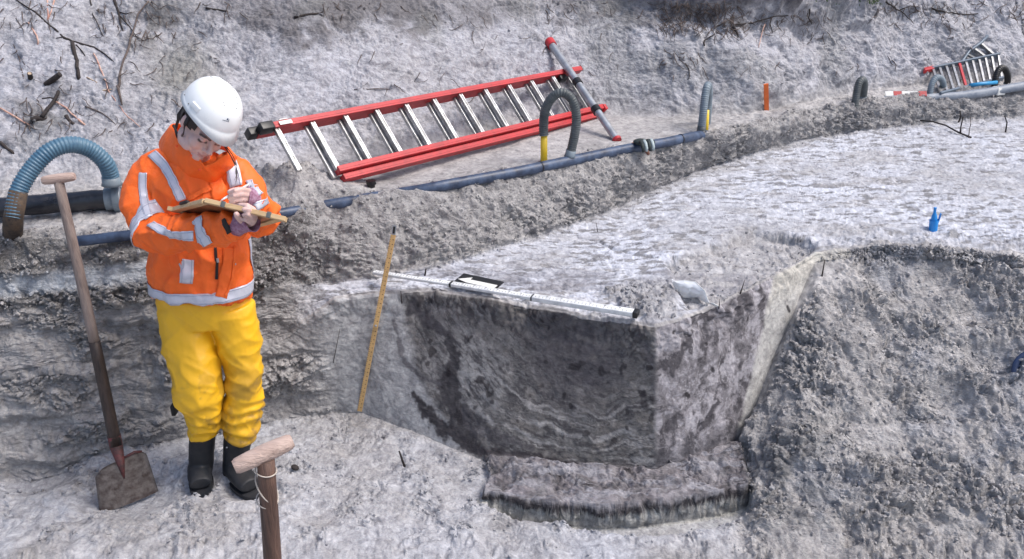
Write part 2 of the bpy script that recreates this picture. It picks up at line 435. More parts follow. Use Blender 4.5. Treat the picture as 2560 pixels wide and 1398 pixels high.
# platform
D -= W_plat * .007 * np.clip(ridged(q * np.array([.45, 1.3, 1], np.float32), 20, 3, .6, seed=77) - .7, 0, 1)
D += W_plat * (.006 * big + .003 * mid + .0018 * fine + .0035 * c3 * patch2 * sstep(0, .4, patch) + .002 * c4 * patch)
# section face
D += W_face * (.006 * big + .004 * mid + .0022 * rid1 + .0015 * fine)
# floor
D += W_floor * (.010 * big + .013 * mid + .006 * rid1 * patch + patch2 * (.018 * c1 * patch + .012 * c2 - .014 * crev) + (.12 + .88 * patch2) * (.008 * c3 - .006 * crev2) + .0025 * c4)
# spoil slope
D += W_rub * (.055 * big + .034 * mid + .010 * rid1 + (.15 + .85 * patch) * (.024 * c1 + .018 * c2 - .024 * crev) + (.3 + .7 * patch2) * (.010 * c3 + .005 * c4 - .010 * crev2))
D += band(8.85, 10.15, .1) * (1 - right) * xmid * (.014 * mid + .006 * fine)
W_rr = right * band(8.90, 10.3, .08)
D += W_rr * (.022 * mid + .016 * c2 * patch2 + .009 * c3)
PX = lambda pts: [hit0(*a) for a in pts]
def poly_mask(pts, soft):
    """1 inside a plan polygon (world XY), soft edge"""
    Q = [(a.x, a.y) for a in pts]; ins = np.zeros(len(p), bool); n = len(Q); dm = np.full(len(p), 9.0, np.float32)
    for i in range(n):
        (x1, y1), (x2, y2) = Q[i], Q[(i + 1) % n]
        c = ((y1 > y) != (y2 > y)) & (x < (x2 - x1) * (y - y1) / (y2 - y1 + 1e-9) + x1); ins ^= c
        ab = np.array([x2 - x1, y2 - y1]); t = np.clip(((x - x1) * ab[0] + (y - y1) * ab[1]) / (ab @ ab), 0, 1)
        dm = np.minimum(dm, np.hypot(x - x1 - t * ab[0], y - y1 - t * ab[1]))
    sdist = np.where(ins, dm, -dm); return sstep(-soft, soft, sdist + (.014 + soft * .5) * mid + .006 * fine)
dz = np.zeros(len(p), np.float32)
# lower step cut into the platform beside the section
cut = poly_mask(PX([(1668, 648), (1760, 612), (1885, 572), (2010, 592), (2040, 640), (1960, 668), (1900, 700), (1800, 756), (1715, 770), (1690, 700)]), .022)
dz -= W_plat * cut * (.045 + .02 * mid); D += W_plat * cut * (.008 * c2 + .006 * c3 + .006 * mid)
# crumbs left on the platform's front right corner
cr2 = poly_mask(PX([(1500, 730), (1600, 690), (1700, 720), (1700, 800), (1640, 806), (1590, 790)]), .03) * W_plat
D += cr2 * (.012 * c2 + .010 * c3 + .004 * c4)
crk, _ = seg_dist(p, PX([(1440, 590), (1496, 598), (1530, 618), (1620, 640), (1690, 652)]))
dz -= W_plat * np.exp(-(crk / .008) ** 2) * .012
crk2, _ = seg_dist(p, PX([(1200, 652), (1340, 640), (1490, 612)]))
dz += W_plat * np.exp(-((crk2 + .006 * mid) / .01) ** 2) * .008
# ledge left standing along the foot of the section and the trench in front of it
W_fl = np.clip(W_floor + .0, 0, 1) * (r_ > 10.99)
ledge = poly_mask([Pz(*a, .036) for a in [(1222, 1125), (1640, 1150), (1860, 1100), (1876, 1222), (1750, 1244), (1600, 1262), (1480, 1266), (1330, 1258), (1208, 1232)]], .008)
trench = poly_mask([Pz(*a, 0) for a in [(1215, 1235), (1330, 1240), (1480, 1250), (1700, 1240), (1868, 1215), (1892, 1285), (1780, 1322), (1640, 1338), (1500, 1330), (1400, 1312), (1290, 1296), (1225, 1268)]], .007)
W_tr = sstep(10.9, 11.05, r_)
dz += W_tr * (ledge * (.036 + .012 * mid + .007 * rid1)); dz -= W_tr * trench * (1 - ledge) * .062
D *= (1 - .65 * trench * W_tr)
# left floor: scooped hollow beside the spade, boot prints
for (a, b, rr, dep) in [(330, 1225, .20, .035), (505, 1215, .12, .012), (600, 1235, .12, .014), (90, 1180, .16, .05), (830, 1190, .10, .02), (2370, 985, .10, .05), (2330, 900, .14, -.02), (1180, 1080, .09, .012),
                        (800, 1290, .09, .014), (2200, 1080, .12, .03), (1250, 1330, .08, .02), (2480, 900, .1, .04), (1150, 1230, .12, .012),
                        (2350, 960, .07, .03), (2080, 1130, .09, -.03), (2200, 700, .08, .04), (2330, 700, .10, .035), (2440, 790, .09, .04)]:
    c0 = hit0(a, b); d0 = np.sqrt(((x - c0.x) ** 2) + ((y - c0.y) * 1.3) ** 2 + (z - c0.z) ** 2) / rr
    k0 = np.exp(-d0 ** 4); dz -= k0 * dep; D *= 1 - .75 * k0 * (W_rub + W_floor > .4)
for (a, b) in [(501, 1204), (612, 1222)]:
    c0 = hit0(a, b); d0 = np.hypot((x - c0.x) / .085, (y - c0.y) / .10); dz += W_floor * .014 * np.exp(-((d0 - 1) / .28) ** 2) * (1 + mid)
# mounds: the heap that buries the ladder's foot end; the lip of sand over the pipe
gm = np.exp(-(((x + 1.00 + .04 * mid) / .27) ** 2 + ((y - 3.76) / .14) ** 2)) * (r_ < 6.2) * (r_ > 4.2)
dz += .125 * gm * (1 + .35 * mid) + gm * (.010 * c1 + .010 * c2 + .005 * c3)
pz = p.copy(); pz[:, 2] += dz * 1.2
# --- colour of the soil
def C3(v): return np.array(v, np.float32)
sand = C3([.372, .362, .362]); pale = C3([.545, .57, .64]); dark = C3([.075, .072, .08]); humus = C3([.035, .032, .036]); tan = C3([.47, .45, .40])
col = np.tile(sand, (len(p), 1)); tone = fbm(p, 2.2, 4, .6, seed=110); tone2 = fbm(pz * C3([1, 1, 3.0]), 9, 4, .65, seed=120)
col *= (1 + .20 * tone + .12 * tone2)[:, None]
def mixc(w, c):
    global col
    w = np.clip(w, 0, 1)[:, None]; col = col * (1 - w) + np.asarray(c, np.float32) * w
mixc(W_plat * (.72 + .3 * tone), pale)
fl = sstep(.22, .40, fbm(p * C3([.42, 1.25, 1]), 26, 3, .6, seed=130) + .25 * tone) * W_plat
mixc(fl * .75, sand * .42)
mixc(W_plat * sstep(.1, .5, fbm(p * C3([.5, 1.2, 1]), 5, 4, .65, seed=132)) * .45, sand * .95)
mixc(W_plat * cut * .75, sand * .95); mixc(cr2 * .7, sand * .8)
mixc(W_plat * sstep(.25, .5, fbm(p * C3([.5, 1.4, 1]), 4, 4, .65, seed=131)) * sstep(3.9, 3.4, y) * .55, C3([.22, .22, .25]))
mixc(W_floor * (.42 + .5 * tone), pale * .82)
mixc(W_slope * (.75 + .3 * tone), C3([.415, .42, .465]))
# humus stains on the bank's top, then darker patches elsewhere on it
top = W_slope * sstep(1.30, 1.46, z + .12 * mid + .08 * tone - .06 * sstep(0, -1.5, x)) * sstep(-2.2, -1.2, x)
mixc(top * (.75 + .5 * tone) * (1 - .6 * sstep(1.9, 2.4, x)), C3([.17, .165, .175]))
c0 = hit0(455, 175); mixc(W_slope * np.exp(-(((x - c0.x + .35 * (z - c0.z)) / .16) ** 2 + ((z - c0.z) / .14) ** 2) ** 1.5) * .75, C3([.23, .225, .20]))  # shading of the upper left hollow, painted in as an olive-grey patch
c0 = hit0(380, 60); mixc(W_slope * np.exp(-(((x - c0.x) / .14) ** 2 + ((z - c0.z) / .12) ** 2)) * sstep(-.3, .2, mid) * .7, C3([.14, .135, .125]))
c0 = hit0(100, 285); mixc(W_slope * np.exp(-(((x - c0.x) / .2) ** 2 + ((z - c0.z) / .1) ** 2)) * sstep(-.3, .2, mid) * .7, C3([.12, .115, .11]))
mixc(W_slope * overh * sstep(-.1, .3, mid + .4 * tone) * .8, dark * 1.2)  # darker along the overhang, broken up by noise
greyb = W_slope * sstep(.1, .4, fbm(p * C3([1, .8, .6]), 2.3, 3, seed=140)) * .35; mixc(greyb, C3([.2, .205, .2]))
# left wall: pale band
mixc(W_lwall * sstep(.0, .5, mid + tone) * .35, sand * .7)
mixc(W_crest * (.3 + .5 * tone), sand * .85)
mixc(W_rub * .8, sand * 1.22 * (1 + .2 * tone + .1 * tone2)[:, None]); mixc(W_rub * sstep(-.1, .6, tone + .5 * mid) * .35, sand * .75)
mixc(W_rub * sstep(.15, .5, -tone) * .4, pale * .75)
# section face: bowl-shaped layers with humus
wf = W_face
ctr = hit0(1440, 720); ux = (x - ctr.x); uz = (z - ctr.z)
warp = .026 * fbm(p, 8, 4, .6, seed=150) + .035 * fbm(p, 3, 2, seed=151)
blot = fbm(p, 12, 4, .65, seed=152)
bowl = np.sqrt((ux / 1.25) ** 2 + (uz / .78) ** 2) + warp
lay = fbm(np.stack([bowl * 9.0, ux * .7, uz * .7], 1), 3.2, 4, .65, seed=160)
lay2 = fbm(np.stack([bowl * 20.0, ux * 1.6, uz * 1.6], 1), 4.0, 3, .6, seed=161)
sid = wf * sstep(c_of(12) - 4, c_of(12) + 5, colpos)     # side face columns
fr = wf * (1 - sid / np.maximum(wf, 1e-3))
fr = np.clip(fr, 0, 1)
left_edge, _ = seg_dist(p, PX([(1005, 735), (1010, 860), (1040, 960), (1100, 1060), (1200, 1140)]))
# signed side of that curve: inside the pit fill when to its right
xe = np.interp(-z, [-.57, -.42, -.27, -.12, 0.0], [hit0(985, 740).x, hit0(1000, 840).x, hit0(1030, 940).x, hit0(1085, 1050).x, hit0(1190, 1140).x])
fill = sstep(-.02, .05, x - xe + .04 * fbm(p, 7, 3, seed=170))
mixc(fr, C3([.36, .365, .375]) * (1 + .08 * tone2[:, None]))
mixc(fr * fill * (.86 + .25 * blot), C3([.115, .108, .104]) * (1 + .55 * blot + .2 * tone2)[:, None])
lowz = 1 - sstep(.20, .36, z + .05 * tone)
mixc(fr * fill * sstep(.05, .34, lay + .35 * blot) * sstep(.24, .36, bowl) * (.45 + .45 * lowz), C3([.30, .292, .29]))
mixc(fr * fill * sstep(.10, .45, -lay2 * .95 - .5 * blot) * .7, humus * 1.3)
c0 = hit0(1170, 930); k0 = np.exp(-(((x - c0.x) / .16) ** 2 + ((z - c0.z) / .15) ** 2) ** 1.5)
diag = fbm(np.stack([(x - .9 * z) * 5.0, (z + .62 * x + .020 * fbm(p, 9, 3, seed=172)) * 20.0, y * 0], 1), 2.4, 4, .65, seed=171) + .5 * blot
mixc(fr * k0 * (.6 + .8 * diag), C3([.30, .30, .30])); mixc(fr * k0 * sstep(.05, .25, -diag) * .7, dark)
cc = hit0(1440, 900); core = np.exp(-(((x - cc.x) / .20) ** 2 + ((z - cc.z) / .19) ** 2) ** 2)
mixc(fr * core * (.75 + .4 * tone2), C3([.085, .08, .088]))
for pts, wd, cc_, am in [
    ([(1042, 775), (1075, 800), (1100, 815)], [.034, .03, .012], dark, .9), ([(1060, 812), (1110, 832), (1150, 862)], [.012, .016, .008], dark, .9),
    ([(1118, 850), (1139, 892), (1133, 927), (1122, 974), (1133, 1020), (1175, 1085)], [.018, .028, .036, .042, .045, .03], dark * .75, .95),
    ([(1034, 982), (1063, 1027), (1104, 1072), (1168, 1112), (1221, 1130), (1309, 1140), (1400, 1158), (1500, 1180), (1632, 1195)], [.012, .028, .034, .03, .022, .018, .016, .02, .02], humus * 1.3, .95),
    ([(985, 800), (1000, 860), (1012, 905), (1050, 940), (1100, 960)], [.008, .012, .012, .01, .004], dark * 1.5, .75),
    ([(1160, 1040), (1240, 1090), (1330, 1120)], [.03, .025, .01], dark, .7),
    ([(1590, 800), (1640, 920), (1640, 985)], [.02, .016, .02], C3([.13, .12, .125]), .6),
    ([(1600, 980), (1650, 1010)], [.012, .016], humus, .9), ([(1610, 1010), (1660, 1045)], [.012, .012], humus, .8)]:
    d0, w0 = seg_dist(p, PX(pts), wd)
    mixc(fr * (1 - sstep(.55, 1.4, d0 / w0 + .9 * fbm(p, 22, 3, .6, seed=180))) * am, cc_)
mixc(fr * sstep(.50, .62, fbm(p, 16, 2, .5, seed=185)) * fill * .8, humus)
# side face: steep streaks, a clean pale strip along its edge
s1 = PX([(1852, 1100), (1945, 870), (1995, 730), (2030, 650)])
de, _ = seg_dist(p, s1)
stk = fbm(np.stack([de * 11 + .9 * mid + .35 * fine, z * 2.2, y * 0 + .3], 1), 2.2, 4, .62, seed=190)
blo2 = fbm(p * C3([1, 1, .5]), 14, 4, .65, seed=193)
mixc(sid, C3([.20, .19, .205]) * (1 + .35 * stk + .6 * blo2)[:, None])
mixc(sid * sstep(.15, .45, stk + .4 * blo2) * .55, C3([.40, .39, .42])); mixc(sid * sstep(.12, .42, -stk - .5 * blo2) * .8, C3([.07, .066, .075]))
wedge = 1 - sstep(-.012, .012, de - (.018 + .30 * np.clip(z, 0, 1) + .02 * mid + .006 * fine))
mixc(sid * wedge * .92, C3([.45, .445, .43])); mixc(sid * wedge * sstep(.45, .6, z) * .6, tan * 1.1)
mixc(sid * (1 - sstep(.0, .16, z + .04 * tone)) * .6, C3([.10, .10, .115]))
mixc(sid * sstep(.60, .70, fbm(p, 15, 2, .5, seed=195)) * .9, humus)
# ledge and trench
lg = W_tr * ledge
mixc(lg * (.85 + .3 * tone2), C3([.17, .158, .17]) * (1 + .7 * fbm(pz, 16, 4, .65, seed=201))[:, None]); mixc(lg * sstep(.1, .35, fbm(pz * C3([.5, 2.5, 2.5]), 9, 4, .7, seed=200)) * .7, C3([.3, .3, .33]))
edge = lg * (1 - sstep(.0, .99, ledge)) * 0
led_e, _ = seg_dist(p * C3([1, 1, 0]), [Pz(a, b, .036) * 1 - V3(0, 0, .036) for a, b in [(1208, 1232), (1330, 1258), (1480, 1266), (1600, 1262), (1750, 1244), (1876, 1222)]])
zd = z + dz + .007 * mid; ner = W_tr * (1 - sstep(.022, .03, led_e))
mixc(ner * (1 - sstep(-.004, .006, zd)) * .9, C3([.42, .42, .40]) * (1 + .35 * fbm(pz, 14, 4, .65, seed=202))[:, None]); mixc(ner * sstep(-.002, .008, zd) * (1 - sstep(.028, .036, zd)) * .95, humus)
mixc(W_tr * trench * (1 - ledge) * .5 * (led_e > .02), C3([.44, .45, .46]))
mixc(W_tr * (1 - trench) * (1 - ledge) * np.exp(-((z + 0) * 0 + (led_e / .10) ** 2)) * .0, dark)
# dark soil crumbs on the floor near the section's right foot
c0 = hit0(1950, 1200); mixc(W_rub * np.exp(-(((x - c0.x) / .32) ** 2 + ((y - c0.y) / .16) ** 2)) * sstep(-.2, .3, mid) * .7, C3([.13, .135, .14]))
mixc(bandm * .9, C3([.45, .48, .52]))
mixc(gm * .7, sand * (1 + .2 * tone)[:, None])
col = np.clip(col, .015, .75)
rough_a = .5 * gm + .30 * W_plat + .25 * W_face + .75 * W_rub + .5 * W_floor + .5 * W_slope + .65 * W_crest + .6 * W_lwall + .22 * W_bench
# --- apply
Pn = P.copy(); Pn[idx] = p + Nf[idx] * D[:, None]; Pn[idx, 2] += dz
rs_ = W_tr * 4 * ledge * (1 - ledge) + W_plat * 4 * cut * (1 - cut)
Pn[idx, 1] += rs_ * (.020 * fbm(pz, 15, 3, .6, seed=410) - .012)
Pn[idx, 0] += rs_ * .012 * fbm(pz, 15, 3, .6, seed=411)
# sideways push so that clods overhang a little
chop = (W_rub * 1.0 + W_crest + W_lwall * .9 + W_floor * .5 * patch2 + W_slope * .3)
Pn[idx] += (chop * .008)[:, None] * np.stack([fbm(p, 21, 2, seed=401), fbm(p, 21, 2, seed=402), .6 * fbm(p, 21, 2, seed=403)], 1)
far = ~near; pf = P[far]; und = fbm(pf, .35, 3, seed=300) * np.clip((np.abs(pf[:, 0]) - 3.5) / 3 + np.clip(pf[:, 1] - 8, 0, 9) / 3, 0, 1)
Pn[far, 2] += und * .18
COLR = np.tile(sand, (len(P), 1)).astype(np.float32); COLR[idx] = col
RGH = np.full(len(P), .6, np.float32); RGH[idx] = rough_a
QU = quads(NR, NC); qr = np.repeat(np.arange(NR - 1), NC - 1); qc = np.tile(np.arange(NC - 1), NR - 1)
ql = rid[qr]
inface = (ql >= 9.9) & (ql < 11) & (qc >= c_of(7)) & (qc < c_of(17))
inslope = ql < 5
def sub_mesh(name, sel, label):
    f = QU[sel]; used, inv = np.unique(f, return_inverse=True); inv = inv.reshape(-1, 4)
    me = bpy.data.meshes.new(name); me.vertices.add(len(used)); me.vertices.foreach_set("co", Pn[used].astype(np.float32).ravel())
    me.loops.add(inv.size); me.polygons.add(len(inv)); me.loops.foreach_set("vertex_index", inv.astype(np.int32).ravel())
    me.polygons.foreach_set("loop_start", np.arange(0, inv.size, 4, dtype=np.int32)); me.polygons.foreach_set("loop_total", np.full(len(inv), 4, np.int32))
    me.update(calc_edges=True); me.validate()
    me.polygons.foreach_set("use_smooth", np.ones(len(inv), bool))
    set_col(me, COLR[used])
    ra = me.attributes.new("rough", 'FLOAT', 'POINT'); ra.data.foreach_set("value", RGH[used])
    o = link_mesh(name, me, M_SAND); o['kind'] = 'structure'; o['label'] = label; return o
sub_mesh("ground", ~inface & ~inslope, "pale grey sand floor, bench and levelled platform of the dig")
sub_mesh("hillside", inslope, "high grey sand bank with roots behind the dig")
sub_mesh("excavated_face", inface, "cut sand face with dark bowl shaped soil layers")
g4 = Pn.reshape(NR, NC, 3)[::2, ::2]
BV = BVHTree.FromPolygons([Vector(a) for a in g4.reshape(-1, 3).astype(float)], quads(*g4.shape[:2]).tolist())
def hit(px, py, lift=0.0):
    h = BV.ray_cast(O, ray(px, py).normalized())
    if h[0] is None: return Pz(px, py, 0)
    return h[0] + Vector((0, 0, lift))
def drop(P0, lift=0.0, frm=3.0):
    h = BV.ray_cast(Vector((P0.x, P0.y, P0.z + frm)), Vector((0, 0, -1)))
    return (h[0] if h[0] is not None else P0.copy()) + Vector((0, 0, lift))
# loose crumbs of sand scattered where the ground was dug
def clods():
    rs = np.random.RandomState(5); bm = bmesh.new(); bmesh.ops.create_icosphere(bm, subdivisions=1, radius=1.0)
    bv = np.array([v.co[:] for v in bm.verts], np.float32); bf = np.array([[v.index for v in f.verts] for f in bm.faces]); bm.free()
    wt = gm * 1.2 + W_rub * (.5 + patch) + W_crest * 1.0 + W_lwall * (crum > .3) * .7 + W_floor * patch2 * (.3 + patch) * .6 + W_slope * patch * .12 + cr2 * 1.5 + W_plat * cut * .5
    wt = wt * (x > -2.6) * (x < 3.2) * (y > 2.0) * (y < 6.5) / np.clip(y, 2, 7)
    wt = wt * (1 - .95 * bandm) * (1 - trench * W_tr) * (1 - ledge * W_tr); pr = wt / wt.sum(); n = 17000
    pick = rs.choice(len(p), n, p=pr); V = []; F = []; Cc = []
    cen = Pn[idx[pick]] + rs.normal(0, .004, (n, 3)); s = .0026 + .0085 * rs.rand(n) ** 2.4 + (rs.rand(n) > .985) * .011 * rs.rand(n)
    for k in range(n):
        a = rs.normal(size=(3, 3)); qm, _ = np.linalg.qr(a)
        v = bv * (1 + .28 * rs.normal(size=(12, 1))) * np.array([1, .8, .6]) * s[k]
        V.append(v @ qm.T + cen[k]); F.append(bf + 12 * k); Cc.append(np.repeat(np.clip(col[pick[k]][None] * (.75 + .3 * rs.rand()), .02, .7), 12, 0))
    V = np.concatenate(V); F = np.concatenate(F); me = bpy.data.meshes.new("sand_crumbs"); me.from_pydata(V.tolist(), [], F.tolist()); me.update()
    set_col(me, np.concatenate(Cc)); ra = me.attributes.new("rough", 'FLOAT', 'POINT'); ra.data.foreach_set("value", np.full(len(V), .4, np.float32))
    o = link_mesh("sand_crumbs", me, M_SAND); tag(o, "small crumbs of damp grey sand strewn over the dug ground", "sand crumbs", kind="stuff")
clods()
# ------------------------------------------------------------------ objects of the dig
M_RED = mat("red_grp", (.52, .028, .035), .42, nscale=13, col2=(.36, .03, .035), bump=.1)
M_ALU = mat("aluminium", (.50, .51, .53), .38, metal=.9, nscale=26, col2=(.27, .27, .27), bump=.15)
M_GALV = mat("galvanised", (.50, .52, .55), .42, metal=.7, noise=.35, nscale=18, bump=.1)
M_BLACK = mat("black_plastic", (.012, .012, .014), .4, noise=.3, bump=.1)
M_BLACKPIPE = mat("black_pipe", (.010, .012, .020), .30, noise=.2, nscale=6, bump=.35, bscale=14, spec=.7)
M_BLUEPIPE = mat("dusty_blue_black_pipe", (.020, .030, .060), .42, nscale=16, col2=(.07, .105, .18), bump=.2, bscale=40)
M_HOSEBLUE = mat("blue_hose", (.045, .12, .20), .45, nscale=12, col2=(.10, .19, .26), bump=.1)
M_HOSEGREY = mat("dark_hose", (.045, .055, .06), .5, nscale=14, col2=(.11, .125, .13), bump=.15)
M_HOSEPALE = mat("pale_hose", (.20, .25, .29), .5, nscale=14, col2=(.12, .15, .18))
M_MUD = mat("muddy_brown", (.10, .065, .04), .8, nscale=25, col2=(.03, .025, .025), bump=.4)
M_YELLOW = mat("yellow_pvc", (.80, .55, .03), .35, noise=.12, nscale=10)
M_ORANGE = mat("orange_paint", (.80, .16, .03), .5, noise=.2)
M_CREAM = mat("pale_label", (.75, .75, .72), .5, noise=.1)
M_RULER = mat("ruler_wood", (.62, .40, .17), .5, noise=.18, nscale=30)
M_INK = mat("ink", (.05, .035, .03), .7)
M_STAFF = mat("white_staff", (.80, .82, .82), .4, nscale=35, col2=(.55, .57, .58), bump=.1)
M_WOOD = mat("weathered_ash_wood", (.27, .215, .19), .7, nscale=9, col2=(.17, .13, .115), bump=.35, bscale=25, stretch=(6, 6, .8))
M_GRIP = mat("worn_grip_wood", (.50, .38, .33), .65, nscale=9, col2=(.36, .26, .22), bump=.4, bscale=26, stretch=(1, 7, 7))
M_WOODDARK = mat("wet_dark_wood", (.055, .035, .028), .5, nscale=12, col2=(.02, .014, .012), bump=.3, bscale=30, stretch=(6, 6, .8))
M_WOODMID = mat("brown_wood", (.135, .075, .055), .55, nscale=8, col2=(.06, .034, .026), bump=.4, bscale=26, stretch=(7, 7, .7))
M_STEEL = mat("sandy_spade_steel", (.045, .030, .026), .5, nscale=34, col2=(.15, .13, .12), bump=.5, bscale=45)
M_REDRUST = mat("red_painted_steel", (.13, .028, .028), .6, nscale=30, col2=(.035, .025, .025), bump=.4)
M_ROPE = mat("string", (.50, .45, .40), .9, bump=.4, bscale=200)
M_BAG = mat("clear_plastic", (.90, .93, .96), .35, trans=.1, alpha=.78, spec=.8)
M_BLUE = mat("bright_blue_plastic", (.015, .26, .70), .32, noise=.15)
M_NAVY = mat("navy_plastic", (.025, .045, .11), .35, noise=.2)
M_BARK = mat("dark_bark", (.045, .035, .033), .85, nscale=40, col2=(.015, .012, .012), bump=.6, bscale=90)
M_TWIG = mat("grey_twig", (.13, .10, .09), .8, nscale=30, col2=(.06, .045, .04), bump=.4, bscale=90)
M_PALEWOOD = mat("peeled_wood", (.55, .42, .30), .7, nscale=30, col2=(.38, .28, .2), bump=.3)
M_PINKROOT = mat("pink_root", (.45, .22, .17), .7, nscale=25, col2=(.60, .42, .34), bump=.3)
M_GLOVE = mat("glove", (.02, .03, .03), .7, bump=.3)
M_GLOVEG = mat("glove_grey", (.38, .45, .46), .7, bump=.3)
M_LEAF = mat("moss", (.07, .12, .03), .9, nscale=30, col2=(.04, .08, .02))

def corr(path, r, n=14, pitch=.011, amp=.07, rend=None):
    """resample a path finely and ripple the radius like a ribbed hose"""
    path = [Vector(a) for a in path]; out = []; m = len(path)
    for i in range(m - 1):
        p0, p1, p2, p3 = path[max(i - 1, 0)], path[i], path[i + 1], path[min(i + 2, m - 1)]
        steps = max(2, int((p2 - p1).length / (pitch / 4)))
        for k in range(steps):
            t = k / steps
            out.append(.5 * ((2 * p1) + (-p0 + p2) * t + (2 * p0 - 5 * p1 + 4 * p2 - p3) * t * t + (-p0 + 3 * p1 - 3 * p2 + p3) * t ** 3))
    out.append(path[-1]); L = 0; rad = []
    for i, q_ in enumerate(out):
        if i: L += (q_ - out[i - 1]).length
        rr = r if rend is None else r + (rend - r) * i / len(out)
        rad.append(rr * (1 + amp * math.cos(2 * math.pi * L / pitch)))
    return MB().tube(out, rad, n)
def hose(name, label, path, r, m, group=None, cuff=None, parent_parts=None, pitch=.011):
    t = empty(name, path[0], label, "hose", group); corr(path, r, pitch=pitch).build("hose_tube", m, t)
    c = MB().tube([path[-1] + (path[-2] - path[-1]).normalized() * .035, path[-1] + (path[-2] - path[-1]).normalized() * .012, path[-1]], [r * 1.12, r * 1.16, r * 1.3], 16)
    c.build("hose_cuff", cuff or M_HOSEPALE, t); return t

# --- red ladder lying against the foot of the bank
BL, BR, TR = Vector((-.77, 3.76, .965)), Vector((.52, 5.13, .905)), Vector((.38, 5.27, 1.105))
a_ = (BR - BL).normalized(); w_ = (TR - BR); w_ = (w_ - a_ * w_.dot(a_)); Wd = w_.length; w_.normalize(); n_ = a_.cross(w_).normalized()
if n_.y > 0: n_ = -n_
lad = empty("red_ladder", BL, "long red double ladder with silver rungs lying on its side against the bank", "ladder")
Ltop = 2.12
def seg(a, off_a0, off_a1, off_w, off_n): return (BR + a_ * (-off_a0) + w_ * off_w + n_ * off_n, BR + a_ * off_a1 + w_ * off_w + n_ * off_n)
def rail(off0, offw, offn, ext=0.0):
    p0, p1 = BR - a_ * off0 + w_ * offw + n_ * offn, BR + a_ * ext + w_ * offw + n_ * offn
    b = MB(); b.beam(p0, p1, n_, .0195, .0145, .002)
    b.beam(p0 + n_ * .0197, p1 + n_ * .0197, w_, .0045, .0014, .0004)
    return b.build("rail", M_RED, lad, smooth=False)
rail(1.90, .010, .020, .01); rail(1.88, -.024, .0, -.02)
rail(Ltop, Wd, .020, .02); rail(Ltop + .03, Wd + .004, -.022, 0.0)
for k in range(12):
    s = .06 + k * 2.07 / 11.3
    for dn, da, lo, hi in ((.018, 0, .014 if k < 11 else .05, Wd - .012), (-.010, .016, -.01, Wd - .010)):
        if k == 11 and dn < 0: continue
        c = BR - a_ * (s + da) + n_ * dn
        b = MB(); b.beam(c + w_ * lo, c + w_ * hi, a_, .0125, .008, .002); b.beam(c + w_ * lo + n_ * .008 + a_ * .008, c + w_ * hi + n_ * .008 + a_ * .008, a_, .0035, .003, .001); b.beam(c + w_ * lo + n_ * .008 - a_ * .008, c + w_ * hi + n_ * .008 - a_ * .008, a_, .0035, .003, .001)
        b.build("rung", M_ALU, lad, smooth=False)
for dn, dw, ex in ((.024, 0, .0), (-.024, .012, .035)):
    p0 = BR - a_ * (Ltop + ex) + w_ * (Wd + dw) + n_ * dn
    MB().beam(p0 - a_ * .035, p0 + a_ * .030, n_, .024, .0195, .005).build("end_cap", M_BLACK, lad)
for dn, dw, ex in ((.024, 0, .035),):
    p0 = BR + w_ * (dw) + n_ * dn; MB().beam(p0 + a_ * .0, p0 + a_ * .022, n_, .0225, .018, .004).build("end_cap", M_RED, lad)
p0 = BR - a_ * (Ltop - .09) + w_ * (Wd + .020) + n_ * .026
MB().beam(p0 - a_ * .02, p0 + a_ * .02, n_, .012, .002).build("sticker", M_CREAM, lad, smooth=False)
p0 = BR - a_ * (Ltop - .09) + w_ * (Wd - .003) + n_ * .047
MB().beam(p0 - a_ * .035, p0 + a_ * .028, w_, .009, .0015).build("sticker", M_CREAM, lad, smooth=False)
p0 = BR - a_ * .16 + w_ * (Wd - .03) + n_ * .01
MB().box(p0, .03, .016, .02, Matrix((a_, w_, n_)).transposed(), .006).build("locking_catch", M_BLACK, lad)
# stabiliser bar
s0 = hit(1376, 108, .02); s0.y -= .02; s1 = Py(1541, 348, 4.60)
s0 = Py(1376, 108, max(s0.y, 5.36))
sb = (s1 - s0).normalized()
q1 = s0 + sb * ((s1 - s0).length * .36)
bar = MB().tube([s0, s0 + (s1 - s0) * .3, s0 + (s1 - s0) * .301, s1], [.0225, .0225, .0215, .0205], 16)
bo = bar.build("stabiliser_bar", M_GALV, lad, auto=40)
MB().tube([s0 - sb * .02, s0 - sb * .018, s0 + sb * .03], [.022, .031, .029], 12).build("end_cap", M_RED, bo, auto=40)
MB().tube([s1, s1 + sb * .016], [.026, .024], 14).build("end_cap", M_RED, bo, auto=40)
for t in (.44, .72):
    c = s0 + (s1 - s0) * t; MB().tube([c - sb * .02, c + sb * .02], [.027, .027], 12).build("bracket", M_BLACK, bo, auto=40)

